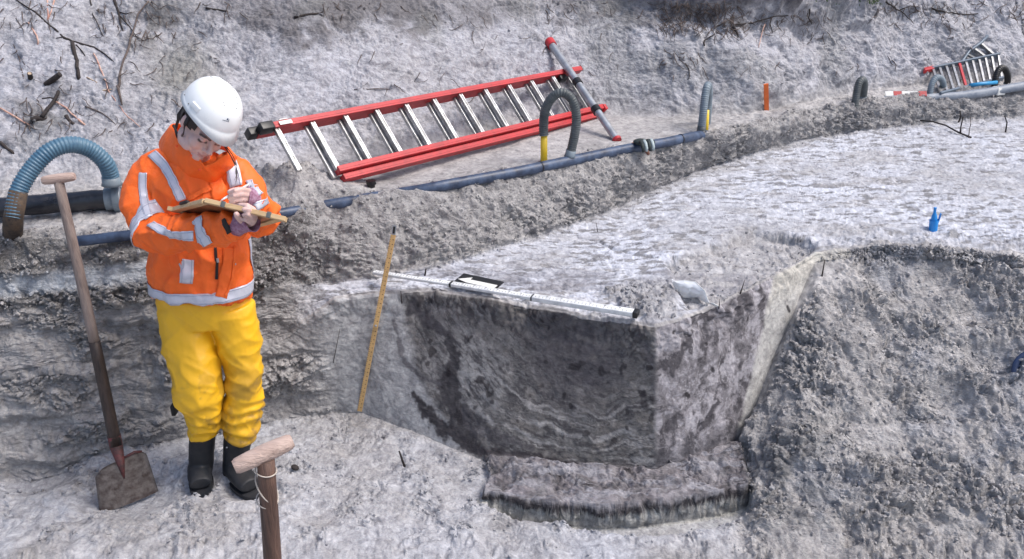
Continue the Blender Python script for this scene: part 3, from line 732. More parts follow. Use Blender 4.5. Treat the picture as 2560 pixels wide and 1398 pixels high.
# --- grey aluminium ladder far along the bank
def far_ladder():
    ll = drop(Pz(2352, 224, .93), .02); lr = drop(Pz(2508, 194, .93), .02)
    tl = hit(2327, 180, .02); tr = hit(2497, 144, .02)
    t = empty("aluminium_ladder", ll, "grey aluminium ladder with one red rung leaning on the bank at the far right", "ladder")
    up = (tl - ll).normalized(); ax = (lr - ll).normalized(); nn = up.cross(ax).normalized()
    if nn.y > 0: nn = -nn
    MD = mat("dull_alu", (.16, .20, .25), .45, metal=.3, noise=.3)
    MB().beam(ll, lr, nn, .015, .008, .003).build("rail", MD, t, smooth=False)
    MB().beam(tl, tr, nn, .015, .008, .003).build("rail", MD, t, smooth=False)
    # flared upper stile of the second section
    Q = [tl, tl.lerp(tr, .45) + up * .012, hit(2420, 140, .03), hit(2450, 118, .03), hit(2466, 101, .03)]
    MB().tube(Q, .011, 8).build("curved_stile", MD, t)
    for k in range(11):
        f = .02 + k * .096; p0 = ll.lerp(lr, f); p1 = tl.lerp(tr, f)
        MB().beam(p0, p1, ax, .009, .006, .002).build("rung", M_RED if k == 4 else M_ALU, t, smooth=False)
    for k, f in enumerate((.66, .8, .93)):
        p1 = tl.lerp(tr, f); p2 = [hit(2415, 143, .02), hit(2436, 130, .02), hit(2452, 117, .02)][k]
        MB().beam(p1 + (p2 - p1) * .02, p2, ax, .012, .007, .002).build("rung", M_ALU, t, smooth=False)
    MB().box(tl - ax * .03, .05, .022, .014, Matrix((ax, up, nn)).transposed(), .004).build("end_cap", M_RED, t)
far_ladder()

# --- pipes
bp = empty("black_pipe", Pz(295, 493, .925), "thick shiny black pipe with a grey end flange on the bench at the left edge", "pipe")
p0, p1 = Pz(-330, 545, .925), Pz(292, 496, .925)
MB().tube([p0.lerp(p1, k / 20) + Vector((0, 0, .002 * math.sin(k * 2.2))) for k in range(21)], .042, 24).build("pipe_tube", M_BLACKPIPE, bp)
d = (p1 - p0).normalized()
MB().tube([p1 - d * .045, p1 - d * .044, p1 - d * .012, p1 - d * .011, p1 + d * .016, p1 + d * .017], [.043, .049, .049, .058, .058, .05], 28).build("end_flange", M_HOSEPALE, bp, auto=40)
th = np.linspace(0, 2 * math.pi, 25)[:-1]; sx = d.cross(Vector((0, 0, 1))).normalized(); sy = sx.cross(d)
MB().tube([p1 + d * .018 + (sx * math.cos(a) + sy * math.sin(a)) * .05 for a in th], .0035, 6, closed=True).build("clamp_ring", M_GALV, bp)
pl = [Pz(170, 606, .874), Pz(370, 583, .878), Pz(540, 560, .876), Pz(725, 530, .884), Pz(790, 518, .862), Pz(850, 508, .886), Pz(965, 488, .862), Pz(1010, 481, .864), Pz(1060, 473, .884), Pz(1110, 464, .888), Pz(1290, 431, .888),
      Pz(1440, 399, .888), Pz(1560, 374, .886), Pz(1660, 357, .884), Pz(1735, 341, .882), Pz(1790, 333, .83)]
pipe = empty("drain_pipe", pl[8], "long dusty blue black pipe half buried along the edge of the sand bench", "pipe")
MB().tube(pl, [.021] * 4 + [.024] * 5 + [.026] * 7, 20).build("pipe_tube", M_BLUEPIPE, pipe)
for k, f in ((13, .55), (10, .4)):
    c = pl[k].lerp(pl[k + 1], f); dd = (pl[k + 1] - pl[k]).normalized()
    MB().tube([c - dd * .004, c - dd * .003, c + dd * .003, c + dd * .004], [.0255, .0285, .0285, .0255], 20).build("joint_ring", M_BLACKPIPE, pipe)
fp = [Pz(2150, 256, .84), Pz(2230, 248, .868), Pz(2300, 246, .875), Pz(2400, 240, .88), Pz(2480, 229, .90), Pz(2570, 213, .93), Pz(2800, 190, .95)]
tag(MB().tube(fp, [.024] * 3 + [.028] * 4, 18).build("grey_pipe", mat("grey_pipe", (.16, .19, .24), .5, nscale=15, col2=(.30, .33, .37), bump=.2), None), "pale grey pipe lying along the bench at the far right edge", "pipe")
p0, p1 = Pz(2425, 213, .935), Pz(2492, 206, .945)
b = MB().tube([p0, p0.lerp(p1, .5), p1], .012, 12).build("blue_pipe", mat("sky_blue_pipe", (.03, .28, .55), .4), None); tag(b, "short bright blue pipe below the far aluminium ladder", "pipe")

# --- hoses
bh = [hit(30, 588, -.01), Py(33, 545, 3.22), Py(46, 480, 3.27), Py(78, 425, 3.32), Py(122, 380, 3.37), Py(172, 362, 3.42), Py(222, 372, 3.47), Py(262, 405, 3.5), Py(277, 440, 3.52), Py(280, 462, 3.52)]
t = hose("suction_hose", "thick ribbed blue hose arching over the black pipe at the left edge", bh[1:], .033, M_HOSEBLUE, "hoses arching out of the bench", pitch=.013)
MB().tube([bh[0], bh[0].lerp(bh[1], .5), bh[1], bh[2]], [.036, .037, .036, .0345], 16).build("muddy_elbow", M_MUD, t)
yb = Pz(1425, 393, .905); yy = yb.y
gh = [Py(1360, 338, yy + .03), Py(1359, 320, yy + .03), Py(1362, 280, yy + .02), Py(1378, 247, yy + .01), Py(1403, 232, yy), Py(1428, 247, yy), Py(1441, 290, yy), Py(1436, 340, yy), Py(1424, 392, yy)]
hg = "hoses arching out of the bench"
t = hose("suction_hose", "dark grey ribbed hose arching from a yellow tube to the pipe below the red ladder", gh, .0225, M_HOSEGREY, hg)
gy = drop(Py(1360, 402, yy + .03), -.05)
tag(MB().tube([gy, gh[0] + Vector((0, 0, .0))], [.0175, .0165], 16).build("yellow_tube", M_YELLOW), "yellow tube standing in the sand under the dark hose arch by the red ladder", "tube", "yellow tubes standing in the sand")
h2b = Pz(1753, 330, .88); y2 = h2b.y
g2 = [h2b, Py(1757, 290, y2 + .0), Py(1763, 240, y2 + .03), Py(1768, 217, y2 + .06), Py(1771, 217, y2 + .12), Py(1772, 240, y2 + .16), Py(1770, 275, y2 + .17), drop(Py(1768, 300, y2 + .17), -.01)]
hose("suction_hose", "blue grey ribbed hose standing upright at the end of the dark pipe", g2[::-1], .0215, M_HOSEPALE, hg, M_HOSEGREY)
g3 = drop(Py(1765, 322, y2 + .05), -.04)
tag(MB().tube([g3, Py(1767, 276, y2 + .05)], [.016, .014], 14).build("yellow_tube", M_YELLOW), "short yellow tube beside the upright blue grey hose", "tube", "yellow tubes standing in the sand")
def arch(pts, r, m, label, dY=.1):
    b = hit(*pts[0]); n = len(pts)
    Q = [b + Vector((0, 0, -.02))] + [Py(p_[0], p_[1], b.y + dY * (k + 1) / (n - 1)) for k, p_ in enumerate(pts[1:])]
    Q[-1] = Q[-1]; e = drop(Q[-1], -.02); Q[-1] = e
    return hose("suction_hose", label, Q, r, m, hg)
arch([(2138, 264), (2141, 235), (2148, 207), (2157, 200), (2161, 215), (2160, 232)], .022, M_HOSEGREY, "small dark hose loop between the orange stake and the far ladder")
arch([(2325, 236), (2329, 212), (2340, 195), (2351, 196), (2358, 208), (2358, 222)], .019, M_HOSEPALE, "pale blue hose loop in front of the far aluminium ladder")
arch([(2488, 214), (2490, 190), (2500, 172), (2511, 172), (2519, 190), (2519, 212)], .020, M_BLACK, "black hose loop at the right end of the far aluminium ladder")
# --- stakes and bits on the bench
o0 = hit(1917, 262); o0.y -= .02; u1 = Py(1915, 210, o0.y - .03)
tag(MB().beam(o0 - Vector((0, 0, .05)), u1, (1, 0, 0), .0135, .006, .001).build("orange_stake", M_ORANGE, smooth=False), "orange painted flat stake standing at the foot of the bank", "stake")
t = empty("pipe_socket", drop(Pz(928, 462, .9)), "small black pipe socket standing on the bench left of the red ladder", "pipe fitting")
c = Pz(928, 466, .895)
MB().tube([c + Vector((0, 0, -.03)), c + Vector((0, 0, .012)), c + Vector((0, 0, .0125)), c + Vector((0, 0, .028)), c + Vector((0, 0, .0285)), c + Vector((0, 0, .02))], [.018, .018, .022, .022, .017, .016], 16).build("socket_body", M_BLACK, t, auto=40)
MB().beam(c + Vector((-.02, -.004, .016)), c + Vector((.024, -.006, .016)), (0, 0, 1), .006, .004, .002).build("lug", M_BLACK, t)
# barrier strip, white block
q0, q1 = drop(Pz(2214, 226, .92), .012), drop(Pz(2318, 229, .92), .012)
t = empty("barrier_board", q0, "red and white striped board lying on the bench left of the far ladder", "barrier board")
for k in range(5):
    MB().beam(q0.lerp(q1, k / 5 + .002), q0.lerp(q1, (k + 1) / 5 - .002), (0, .7, .7), .018, .006, .002).build("stripe_panel", M_RED if k in (1, 4) else M_CREAM, t, smooth=False)
c = drop(Pz(2498, 216, .93), .02)
b = MB(); b.box(c, .035, .03, .022, Matrix.Rotation(.4, 3, 'Z'), .004); b.box(c + Vector((0, 0, .024)), .03, .024, .003, Matrix.Rotation(.4, 3, 'Z'), .001)
tag(b.build("white_box", M_CREAM, None), "small white box beneath the black hose loop", "box")
# work gloves on the pipe
c = Pz(1612, 358, .915); gl = empty("work_glove", c, "black and grey work glove draped over the dusty pipe", "glove")
b = MB()
ga, gb = (pl[13] - pl[12]).normalized(), Vector((0, -1, 0))
b.sphere(c + Vector((-.02, .01, .004)), .040, .035, .016, None, 16, 10); b.sphere(c + ga * .03 + Vector((0, 0, 0)), .030, .028, .018, None, 16, 10); b.build("palm", M_GLOVE, gl)
for k in range(4):
    s_ = c + ga * (-.028 + .022 * k); MB().tube([s_ + Vector((0, 0, .012)), s_ + Vector((.004, -.03, .006)), s_ + Vector((.008, -.045, -.012)), s_ + Vector((.010, -.048, -.03))], [.010, .010, .009, .006], 8).build("finger", M_GLOVEG if k % 2 else M_GLOVE, gl)
b = MB().tube([hit(1570, 372, .0), hit(1585, 367, .012), hit(1610, 372, .010), hit(1622, 385, -.004)], [.012, .018, .018, .008], 10).build("rust_root", mat("rusty_root", (.22, .10, .07), .85, nscale=25, col2=(.33, .24, .20), bump=.4)); tag(b, "rusty brown root end lying across the dusty pipe", "root")

# --- measuring tools on the section
r0 = hit(899, 1030, -.005); yf = min(hit(945, 760).y, hit(950, 736).y) - .02; r0 = Py(899, 1028, min(r0.y, yf - .04)); r1 = Py(940, 812, r0.y * .45 + yf * .55 - .005); r2 = Py(984, 586, yf + .035); r3 = Py(987, 562, yf + .042)
t = empty("folding_ruler", r0, "yellow wooden folding ruler standing against the left end of the cut face", "ruler")
def rseg(a, b_, m, nm, wd=.0105, hh=.0022): return MB().beam(a, b_, (1, 0, .1), wd, hh, .0006).build(nm, m, t, smooth=False)
off = Vector((0, -.0045, 0))
rseg(r0, r1 + (r1 - r0).normalized() * .012, M_RULER, "ruler_segment"); rseg(r1 + off - (r2 - r1).normalized() * .012, r2 + off, M_RULER, "ruler_segment")
rseg(r2 + off, r3 + off, M_GALV, "metal_tip", .0085, .0025); rseg(r2.lerp(r3, .15) + off * 1.7, r3.lerp(r2, .12) + off * 1.7, M_BLACK, "tip_slot", .0045, .0015)
MB().tube([r1 + off * 2, r1 + off * 2.6], [.0055, .005], 10).build("hinge", M_GALV, t)
b = MB()
for (a, b_, o_) in ((r0, r1, Vector((0, -.0028, 0))), (r1, r2, off + Vector((0, -.0028, 0)))):
    dd = (b_ - a); n = int(dd.length / .01); xx = (Vector((1, 0, .1)) - dd.normalized() * Vector((1, 0, .1)).dot(dd.normalized())).normalized()
    for k in range(1, n):
        c = a + dd * (k / n) + o_; big_ = (k % 5 == 0)
        b.beam(c - xx * .0095, c - xx * (.0035 if big_ else .0065), dd, .0006, .0003)
        if k % 2 == 0: b.box(c + xx * .003, .0022, .0003, .0016, None)
b.build("scale_marks", M_INK, t, smooth=False)
s0, s1 = Pz(936, 681, .634), Pz(1586, 783, .652)
t = empty("levelling_staff", s0, "white telescopic measuring staff lying across the top of the block", "measuring staff")
ss = [s0, Pz(1128, 710, .636), Pz(1332, 744, .642), s1]; dd = (s1 - s0).normalized()
wid = [.0135, .0150, .0185]; hts = [.006, .007, .010]
sidev = dd.cross(Vector((0, 0, 1))).normalized(); upv = sidev.cross(dd)
for k in range(3):
    MB().beam(ss[k] + dd * .001, ss[k + 1], sidev, wid[k], hts[k], .003).build("staff_section", M_STAFF, t)
    b = MB()
    for j in range(1, 28):
        c = ss[k].lerp(ss[k + 1], j / 28) + upv * (hts[k] + .0006)
        b.box(c + sidev * (wid[k] * .35), .0011, .0045 if j % 5 else .009, .0004, Matrix((dd, sidev, upv)).transposed())
        if j % 4 == 0: b.box(c - sidev * (wid[k] * .4), .004, .0028, .0004, Matrix((dd, sidev, upv)).transposed())
    b.build("scale_marks", mat("grey_ink", (.30, .31, .33), .7), t, smooth=False)
for k in (1, 2): MB().beam(ss[k] - dd * .005, ss[k] + dd * .005, sidev, wid[k - 1] + .0025, hts[k - 1] + .0022, .002).build("clip", M_BLACK, t)
MB().tube([s0 + dd * .003, s0 - dd * .004], [.0135, .011], 16, flat=.5, up=sidev).build("end_cap", M_STAFF, t)
MB().beam(s1 - dd * .004, s1 + dd * .016, sidev, .021, .0125, .004).build("end_cap", M_BLACK, t)
# north arrow board
f0, f1, k0_, k1_ = Pz(1147, 705, .622), Pz(1249, 727, .624), Pz(1146, 684, .624), Pz(1250, 704, .626)
t = empty("north_arrow_board", (f0 + f1) / 2, "small black board with a white arrow lying behind the white staff", "arrow board")
ea, eb = (f1 - f0), (k0_ - f0); L_, Wb = ea.length, eb.length; ea.normalize(); eb = (eb - ea * eb.dot(ea)); eb.normalize(); en = ea.cross(eb)
Rb = Matrix((ea, eb, en)).transposed(); cb = (f0 + f1 + k0_ + k1_) / 4
MB().box(cb, L_ / 2, Wb / 2, .003, Rb, .001).build("board_plate", M_BLACK, t, smooth=False)
h_ = Wb / 2
arrow = [(-L_ * .46, -h_ * .55), (-L_ * .2, h_ * .35), (-L_ * .2, -h_ * .15), (L_ * .47, -h_ * .15), (L_ * .47, -h_ * .92), (-L_ * .2, -h_ * .92)]
b = MB(); top_ = [cb + ea * u_ + eb * v_ + en * .0062 for u_, v_ in arrow]; bot_ = [q_ - en * .002 for q_ in top_]; n6 = 6
b.add(top_ + bot_, [tuple(range(6)), tuple(range(11, 5, -1))] + [(i, (i + 1) % 6, 6 + (i + 1) % 6, 6 + i) for i in range(6)])
b.build("white_arrow", M_CREAM, t, smooth=False)
# plastic bag: a crumpled open sleeve
def bag():
    c = hit(1735, 745, .0); rr = random.Random(4); nu, nv = 26, 14; V = []
    A0 = [Pz(1681, 702, c.z + .075), Pz(1712, 701, c.z + .085), Pz(1738, 705, c.z + .085), Pz(1762, 727, c.z + .07), Pz(1773, 758, c.z + .02)]
    B0 = [Pz(1681, 706, c.z + .06), Pz(1694, 733, c.z + .02), Pz(1712, 744, c.z + .004), Pz(1742, 745, c.z + .002), Pz(1772, 760, c.z + .008)]
    def ev(L_, t_):
        k = min(int(t_ * 4), 3); f = t_ * 4 - k; return L_[k].lerp(L_[k + 1], f)
    for sgn in (-1, 1):
        for i in range(nu):
            for j in range(nv):
                u_, v_ = i / (nu - 1), j / (nv - 1); q_ = ev(A0, u_).lerp(ev(B0, u_), v_)
                bulge = math.sin(math.pi * v_) * (.6 + .4 * math.sin(math.pi * u_)); cr = .006 * math.sin(u_ * 19 + v_ * 9) * math.sin(v_ * 11 - u_ * 7)
                V.append(q_ + Vector((0, sgn * .026 * bulge + cr * bulge, .012 * bulge * (sgn < 0) + cr * bulge)))
    F = []
    for s_ in (0, 1):
        o_ = s_ * nu * nv
        for i in range(nu - 1):
            for j in range(nv - 1): F.append((o_ + i * nv + j, o_ + i * nv + j + 1, o_ + (i + 1) * nv + j + 1, o_ + (i + 1) * nv + j))
    t = empty("plastic_bag", c, "crumpled clear plastic bag on the top edge of the block", "plastic bag")
    MB().add(V, F).build("bag_film", M_BAG, t)
    MB().tube(A0, .0016, 6).build("bag_edge", M_CREAM, t); MB().tube(B0, .0018, 6).build("bag_edge", M_CREAM, t)
    MB().tube([A0[0].lerp(A0[1], .9), ev(A0, .42).lerp(ev(B0, .45), .5) + Vector((0, -.025, .01)), B0[2].lerp(B0[3], .6)], [.003, .006, .003], 6).build("bag_fold", M_BAG, t)
    MB().tube([A0[4], hit(1785, 764, .005), hit(1797, 769, .004)], [.004, .005, .003], 6, flat=.4).build("bag_tail", M_CREAM, t)
bag()
# blue bottle shaped tube on the platform
b0 = hit(2333, 578, -.01); tp = Py(2338, 519, b0.y + .01); ax = (tp - b0).normalized(); L_ = (tp - b0).length
t = empty("blue_bottle", b0, "bright blue plastic bottle end stuck upright in the pale platform sand", "bottle")
MB().tube([b0, b0 + ax * L_ * .52], [.0185, .0205], 18, caps=False).build("cut_sleeve", M_BLUE, t)
MB().tube([b0 + ax * L_ * f for f in (.35, .55, .70, .80, .96, .97, 1.0)], [.0150, .0150, .011, .0068, .0062, .0075, .0075], 16).build("bottle_neck", M_NAVY if False else M_BLUE, t)
MB().beam(b0 + ax * L_ * .40 + Vector((.019, 0, 0)), Py(2352, 534, b0.y), (0, 1, 0), .006, .0018, .0005).build("flap", M_BLUE, t)
# wheel shaped rim at the right edge
c = hit(2592, 950, .03); nn = Vector((-.25, -.75, .6)).normalized(); sx = nn.cross(Vector((0, 0, 1))).normalized(); sy = sx.cross(nn)
t = empty("sieve_ring", c, "round blue black plastic ring with spokes lying on the spoil at the right edge", "plastic ring")
MB().tube([c + (sx * math.cos(a) + sy * math.sin(a)) * .088 for a in np.linspace(0, 2 * math.pi, 41)[:-1]], .0085, 10, flat=1.6, up=nn, closed=True).build("rim", M_NAVY, t)
for k in range(6):
    a = k * math.pi / 3 + .25; MB().beam(c + (sx * math.cos(a) + sy * math.sin(a)) * .016, c + (sx * math.cos(a) + sy * math.sin(a)) * .085, nn, .005, .003, .001).build("spoke", M_NAVY, t)
MB().tube([c - nn * .012, c + nn * .014], .02, 16).build("hub", M_NAVY, t, auto=40)

# --- spades
def spade(name, label, g0, g1, top, low, blade_pts, m_sh, m_low, m_blade, rs, rg, split=.6, dent=None):
    t = empty(name, low, label, "spade", "T handled spades")
    gd = (g1 - g0).normalized()
    MB().tube([g0 - gd * .001, g0 + gd * .006, g0.lerp(g1, .25), g0.lerp(g1, .5), g0.lerp(g1, .75), g1 - gd * .006, g1 + gd * .001],
              [rg * .72, rg * .92, rg * 1.02, rg * 1.08, rg * 1.02, rg * .92, rg * .7], 18).build("grip", M_GRIP, t, auto=50)
    ax = low - top; n = 14; P_ = []
    for k in range(n + 1):
        f = k / n; P_.append(top + ax * f + Vector((.010 * math.sin(f * math.pi), .0, 0)) + Vector((0, -.012 * math.sin(f * math.pi), 0)))
    k = int(n * split); MB().tube(P_[:k + 1], [rs * (.86 + .2 * j / n) for j in range(k + 1)], 18).build("shaft", m_sh, t)
    MB().tube(P_[k:], [rs * (1.063 + .1 * (j / (n - k))) for j in range(n - k + 1)], 18).build("lower_shaft", m_low, t)
    # dished blade from corner points: shoulder left, shoulder right, tip right, tip left
    a, b_, c_, d_ = blade_pts; nu, nv = 16, 14; V = []; nrm = (b_ - a).cross(d_ - a).normalized()
    if nrm.y > 0: nrm = -nrm
    for s_ in (0, 1):
        for i in range(nv + 1):
            v_ = i / nv
            for j in range(nu + 1):
                u_ = j / nu; q_ = a.lerp(b_, u_).lerp(d_.lerp(c_, u_), v_)
                sh = max(0, 1 - v_ / .16); ed = abs(u_ - .5) * 2
                q_ = q_ + (c_ - b_) * (sh * .10 * ed ** 4) + (a.lerp(b_, .5) - a.lerp(b_, u_)) * (sh * .10 * ed ** 2)
                cv = -.018 * (ed ** 2) + .010 * math.exp(-((u_ - .5) / .10) ** 2) * (1 - v_) ** 1.5
                V.append(q_ + nrm * (-cv * -1 - s_ * .003) * 1.0)
    W1 = nu + 1; F = []
    for s_ in (0, 1):
        o_ = s_ * W1 * (nv + 1)
        for i in range(nv):
            for j in range(nu):
                f4 = (o_ + i * W1 + j, o_ + i * W1 + j + 1, o_ + (i + 1) * W1 + j + 1, o_ + (i + 1) * W1 + j); F.append(f4 if s_ == 0 else f4[::-1])
    o_ = W1 * (nv + 1)
    for j in range(nu): F.append((j, j + 1, o_ + j + 1, o_ + j))
    for i in range(nv): F.append((i * W1, (i + 1) * W1, o_ + (i + 1) * W1, o_ + i * W1)); F.append((i * W1 + nu, (i + 1) * W1 + nu, o_ + (i + 1) * W1 + nu, o_ + i * W1 + nu))
    bl = MB().add(V, F).build("blade", m_blade, t)
    mtop = a.lerp(b_, .5); mm = mtop.lerp(d_.lerp(c_, .5), .42)
    MB().tube([low - ax.normalized() * .05, low, mtop + nrm * .006, mm + nrm * .001], [rs * 1.28, rs * 1.22, rs * .85, rs * .2], 14).build("socket", M_REDRUST, bl)
    MB().tube([a.lerp(b_, .56) + nrm * .0, a.lerp(b_, .8) + nrm * -.006, a.lerp(b_, .93) + (c_ - b_) * .06 + nrm * -.012], [.005, .006, .004], 8).build("blade_shoulder", M_REDRUST, bl)
    return t
bl_ = [Py(236, 1180, 2.70), Py(362, 1120, 2.80), Py(398, 1232, 2.765), Py(250, 1288, 2.655)]
spade("spade", "old T handled spade with a muddy blade standing in the sand beside the person", Py(106, 452, 2.93), Py(187, 441, 2.95), Py(147, 455, 2.94), Py(291, 1118, 2.80), bl_,
      M_WOOD, M_WOODDARK, M_STEEL, .0195, .0165, .62)
top = Py(664, 1148, 1.43); low = Py(675, 1398, 1.447); ax = (low - top); low2 = top + ax * ((top.z - .27) / (top.z - low.z)); b0 = low2
bl2 = [b0 + Vector((-.10, 0, 0)), b0 + Vector((.10, .02, 0)), b0 + Vector((.105, .03, -.30)), b0 + Vector((-.095, .01, -.30))]
t = spade("spade", "near spade with a pale wooden T grip and string round its brown shaft", Py(586, 1168, 1.405), Py(730, 1102, 1.462), top, low2, bl2, M_WOODMID, M_WOODDARK, M_STEEL, .0205, .0175, .7)
axn = ax.normalized(); s_x = axn.cross(Vector((0, 1, 0))).normalized(); s_y = s_x.cross(axn)
def loop(c0, tilt, rr=.0205, ph=0):
    return [c0 + (s_x * math.cos(a) + s_y * math.sin(a)) * rr + axn * (tilt * math.cos(a + ph)) for a in np.linspace(0, 2 * math.pi, 33)[:-1]]
b = MB(); b.tube(loop(top + axn * .028, .003), .0014, 6, closed=True); b.tube(loop(top + axn * .075, .030, .0212, .3), .0016, 6, closed=True); b.tube(loop(top + axn * .105, .006, .0215, .9), .0014, 6, closed=True)
b.build("string", M_ROPE, t)

# ------------------------------------------------------------------ roots, twigs, branches
rnd = random.Random(11)
def twig(name, label, pts, r0, r1, m, cat="twig", lift=0.004, group=None, children=(), wob=.003, free=None):
    P_ = []
    raw = [hit(*q_) for q_ in pts]
    for k in range(len(raw) - 1):
        L_ = (raw[k + 1] - raw[k]).length; n = max(2, int(L_ / .03))
        for j in range(n):
            q_ = raw[k].lerp(raw[k + 1], j / n); d_ = (O - q_).normalized()
            P_.append(q_ + d_ * lift + Vector([rnd.uniform(-wob, wob) for _ in range(3)]))
    P_.append(raw[-1] - (O - raw[-1]).normalized() * r1)
    n = len(P_); R_ = [(r0 + (r1 - r0) * k / (n - 1)) * rnd.uniform(.88, 1.12) for k in range(n)]
    o = MB().tube(P_, R_, 8).build(name, m); tag(o, label, cat, group)
    for (cp, ca, cb) in children:
        raw2 = [hit(*q_) for q_ in cp]; Q = [q_ + (O - q_).normalized() * lift for q_ in raw2]
        nn_ = len(Q); MB().tube(Q, [ca + (cb - ca) * k / (nn_ - 1) for k in range(nn_)], 6).build("side_branch", m, o)
    return o
twig("branch", "long dark branch running down the bank from the top left corner", [(40, 0), (90, 32), (125, 62), (160, 95), (180, 104)], .0035, .0055, M_BARK, "branch", children=[([(180, 104), (210, 112), (235, 118), (262, 135), (285, 155)], .007, .0025), ([(180, 104), (160, 92), (140, 96)], .004, .002), ([(190, 112), (205, 128), (213, 140)], .004, .002)])
twig("branch", "thick charred branch hanging straight down the left part of the bank", [(180, 104), (188, 135), (193, 165), (198, 200)], .010, .008, M_BARK, "branch", .010)
twig("branch", "tall curved grey branch standing up the bank behind the person", [(372, 2), (345, 35), (335, 75), (318, 125), (305, 160), (298, 205), (294, 225)], .004, .006, M_TWIG, "branch", .02, children=[([(294, 215), (300, 240), (305, 262)], .008, .004), ([(300, 190), (312, 182), (318, 175)], .003, .0015)])
twig("root", "dark root hanging from the top edge above the curved branch", [(285, 0), (296, 30), (300, 60), (312, 92)], .008, .002, M_BARK, "root", children=[([(300, 40), (325, 68), (345, 98)], .004, .0015), ([(296, 30), (316, 35), (330, 30)], .004, .0015)])
twig("root", "thin dark wavy root right of the top left corner", [(225, 0), (232, 35), (246, 65), (258, 90), (262, 110)], .0035, .0015, M_BARK, "root")
twig("root", "pale pink root curling down the bank at far left", [(70, 57), (82, 72), (92, 90), (95, 112)], .003, .0045, M_PINKROOT, "root")
twig("root", "pair of orange pink roots at the very top left", [(120, 0), (120, 30), (118, 52)], .0045, .003, M_PINKROOT, "root", children=[([(136, 0), (128, 28), (120, 50)], .004, .002)])
twig("root", "long pale orange root between the charred branch and the curved branch", [(235, 133), (250, 170), (262, 200), (270, 225), (285, 250), (300, 268), (320, 292), (350, 317)], .004, .0018, M_PINKROOT, "root")
twig("twig", "thin upright twig at the far left of the bank", [(34, 112), (48, 150), (60, 197)], .0018, .0032, M_TWIG)
twig("twig", "thin twig fallen down slope left of the white helmet", [(212, 266), (240, 276), (270, 292), (290, 312)], .0035, .002, M_TWIG)
twig("twig", "dry yellow stalk lying above the blue hose", [(218, 193), (232, 200), (243, 207)], .003, .002, M_PALEWOOD)
twig("twig", "pale peeled stick pointing at the curved branch", [(254, 226), (268, 224), (282, 223)], .0035, .0025, M_PALEWOOD)
twig("root", "pink and white root running down to the right below the black stump", [(135, 252), (165, 270), (190, 292), (213, 313)], .0035, .0045, M_PINKROOT, "root")
twig("root", "pink root at the left edge above the blue hose", [(0, 270), (30, 288), (75, 313)], .0045, .0035, M_PINKROOT, "root")
twig("branch", "black forked branch leaning out of the bank left of the person", [(105, 292), (118, 275), (135, 250), (147, 228)], .010, .008, M_BARK, "branch", .025, children=[([(138, 248), (125, 244), (105, 247)], .005, .003)])
twig("branch", "short dark stick at the left edge above the black pipe", [(0, 357), (18, 372), (35, 386)], .008, .006, M_BARK, "branch")
def stump(px, py, px2, py2, r, label):
    a = hit(px, py, -.01); b_ = hit(px2, py2) + (O - hit(px2, py2)).normalized() * .05
    t = empty("root_stump", a, label, "stump"); d_ = (b_ - a).normalized()
    MB().tube([a, a.lerp(b_, .5), b_], [r * 1.15, r * 1.05, r], 12).build("bark", M_BARK, t, auto=50)
    MB().tube([b_, b_ + d_ * .002], [r * .72, r * .68], 12).build("cut_end", M_PALEWOOD if r < .013 else M_BARK, t, auto=50)
stump(76, 192, 74, 184, .0115, "short round sawn root end facing out of the bank at left")
stump(114, 207, 150, 186, .013, "thick black sawn stump sticking out of the bank below the hanging branch")
twig("branch", "black knot of root at the foot of the forked branch", [(80, 300), (95, 296), (112, 300)], .016, .010, M_BARK, "root", .012)
twig("root", "dark root clump left of the black pipe flange", [(165, 290), (178, 305), (185, 312)], .010, .006, M_BARK, "root")
twig("branch", "dark driftwood piece near the top centre left", [(515, 20), (545, 24), (570, 28)], .006, .003, M_BARK, "branch")
twig("branch", "dark driftwood piece at the top centre", [(735, 44), (765, 38), (808, 30)], .008, .004, M_BARK, "branch")
twig("twig", "thin dark twig across the bank above the red ladder's left end", [(885, 225), (920, 222), (975, 223)], .0025, .0018, M_TWIG, children=[([(968, 224), (962, 240)], .002, .001)])
twig("root", "hooked dark root sticking out of the bank above the upright hose", [(1760, 115), (1762, 100), (1775, 92), (1787, 86)], .005, .003, M_BARK, "root", .02)
twig("root", "black root hanging in the eroded hollow above the upright hose", [(1713, 158), (1722, 172), (1724, 190), (1718, 200)], .004, .002, M_BARK, "root", .01)
twig("root", "dark hanging root right of the hooked root", [(1832, 65), (1845, 85), (1845, 97)], .009, .002, M_BARK, "root", .01)
twig("root", "pink root dangling under the overhang above the orange stake", [(1912, 60), (1905, 85), (1897, 120)], .003, .002, M_PINKROOT, "root", .012)
twig("root", "dark root running sideways under the overhang", [(1840, 62), (1880, 58), (1935, 42), (1990, 38)], .005, .003, M_BARK, "root", .012, children=[([(1930, 42), (1925, 60), (1932, 82)], .005, .002)])
twig("root", "thin black root hanging near the top right of the overhang", [(2025, 22), (2022, 45), (2030, 62)], .005, .002, M_BARK, "root", .012)
twig("twig", "thin twig arching down the bank above the hose loop", [(1810, 50), (1813, 70), (1815, 72)], .002, .001, M_TWIG)
twig("branch", "dark twiggy branch at the top right of the bank", [(2215, 5), (2240, 22), (2262, 35), (2285, 60)], .006, .002, M_BARK, "branch", .01, children=[([(2250, 25), (2275, 15), (2300, 18)], .004, .0015), ([(2240, 20), (2225, 4)], .003, .002)])
twig("branch", "dark branch lying at the top right above the far ladder", [(2330, 22), (2370, 32), (2420, 36), (2445, 34)], .006, .003, M_BARK, "branch", .01)
twig("root", "forked twig hanging down the bank left of the far ladder", [(2345, 30), (2372, 55), (2378, 80), (2368, 98)], .0035, .002, M_TWIG, "twig", .008, children=[([(2368, 98), (2400, 88)], .002, .001)])
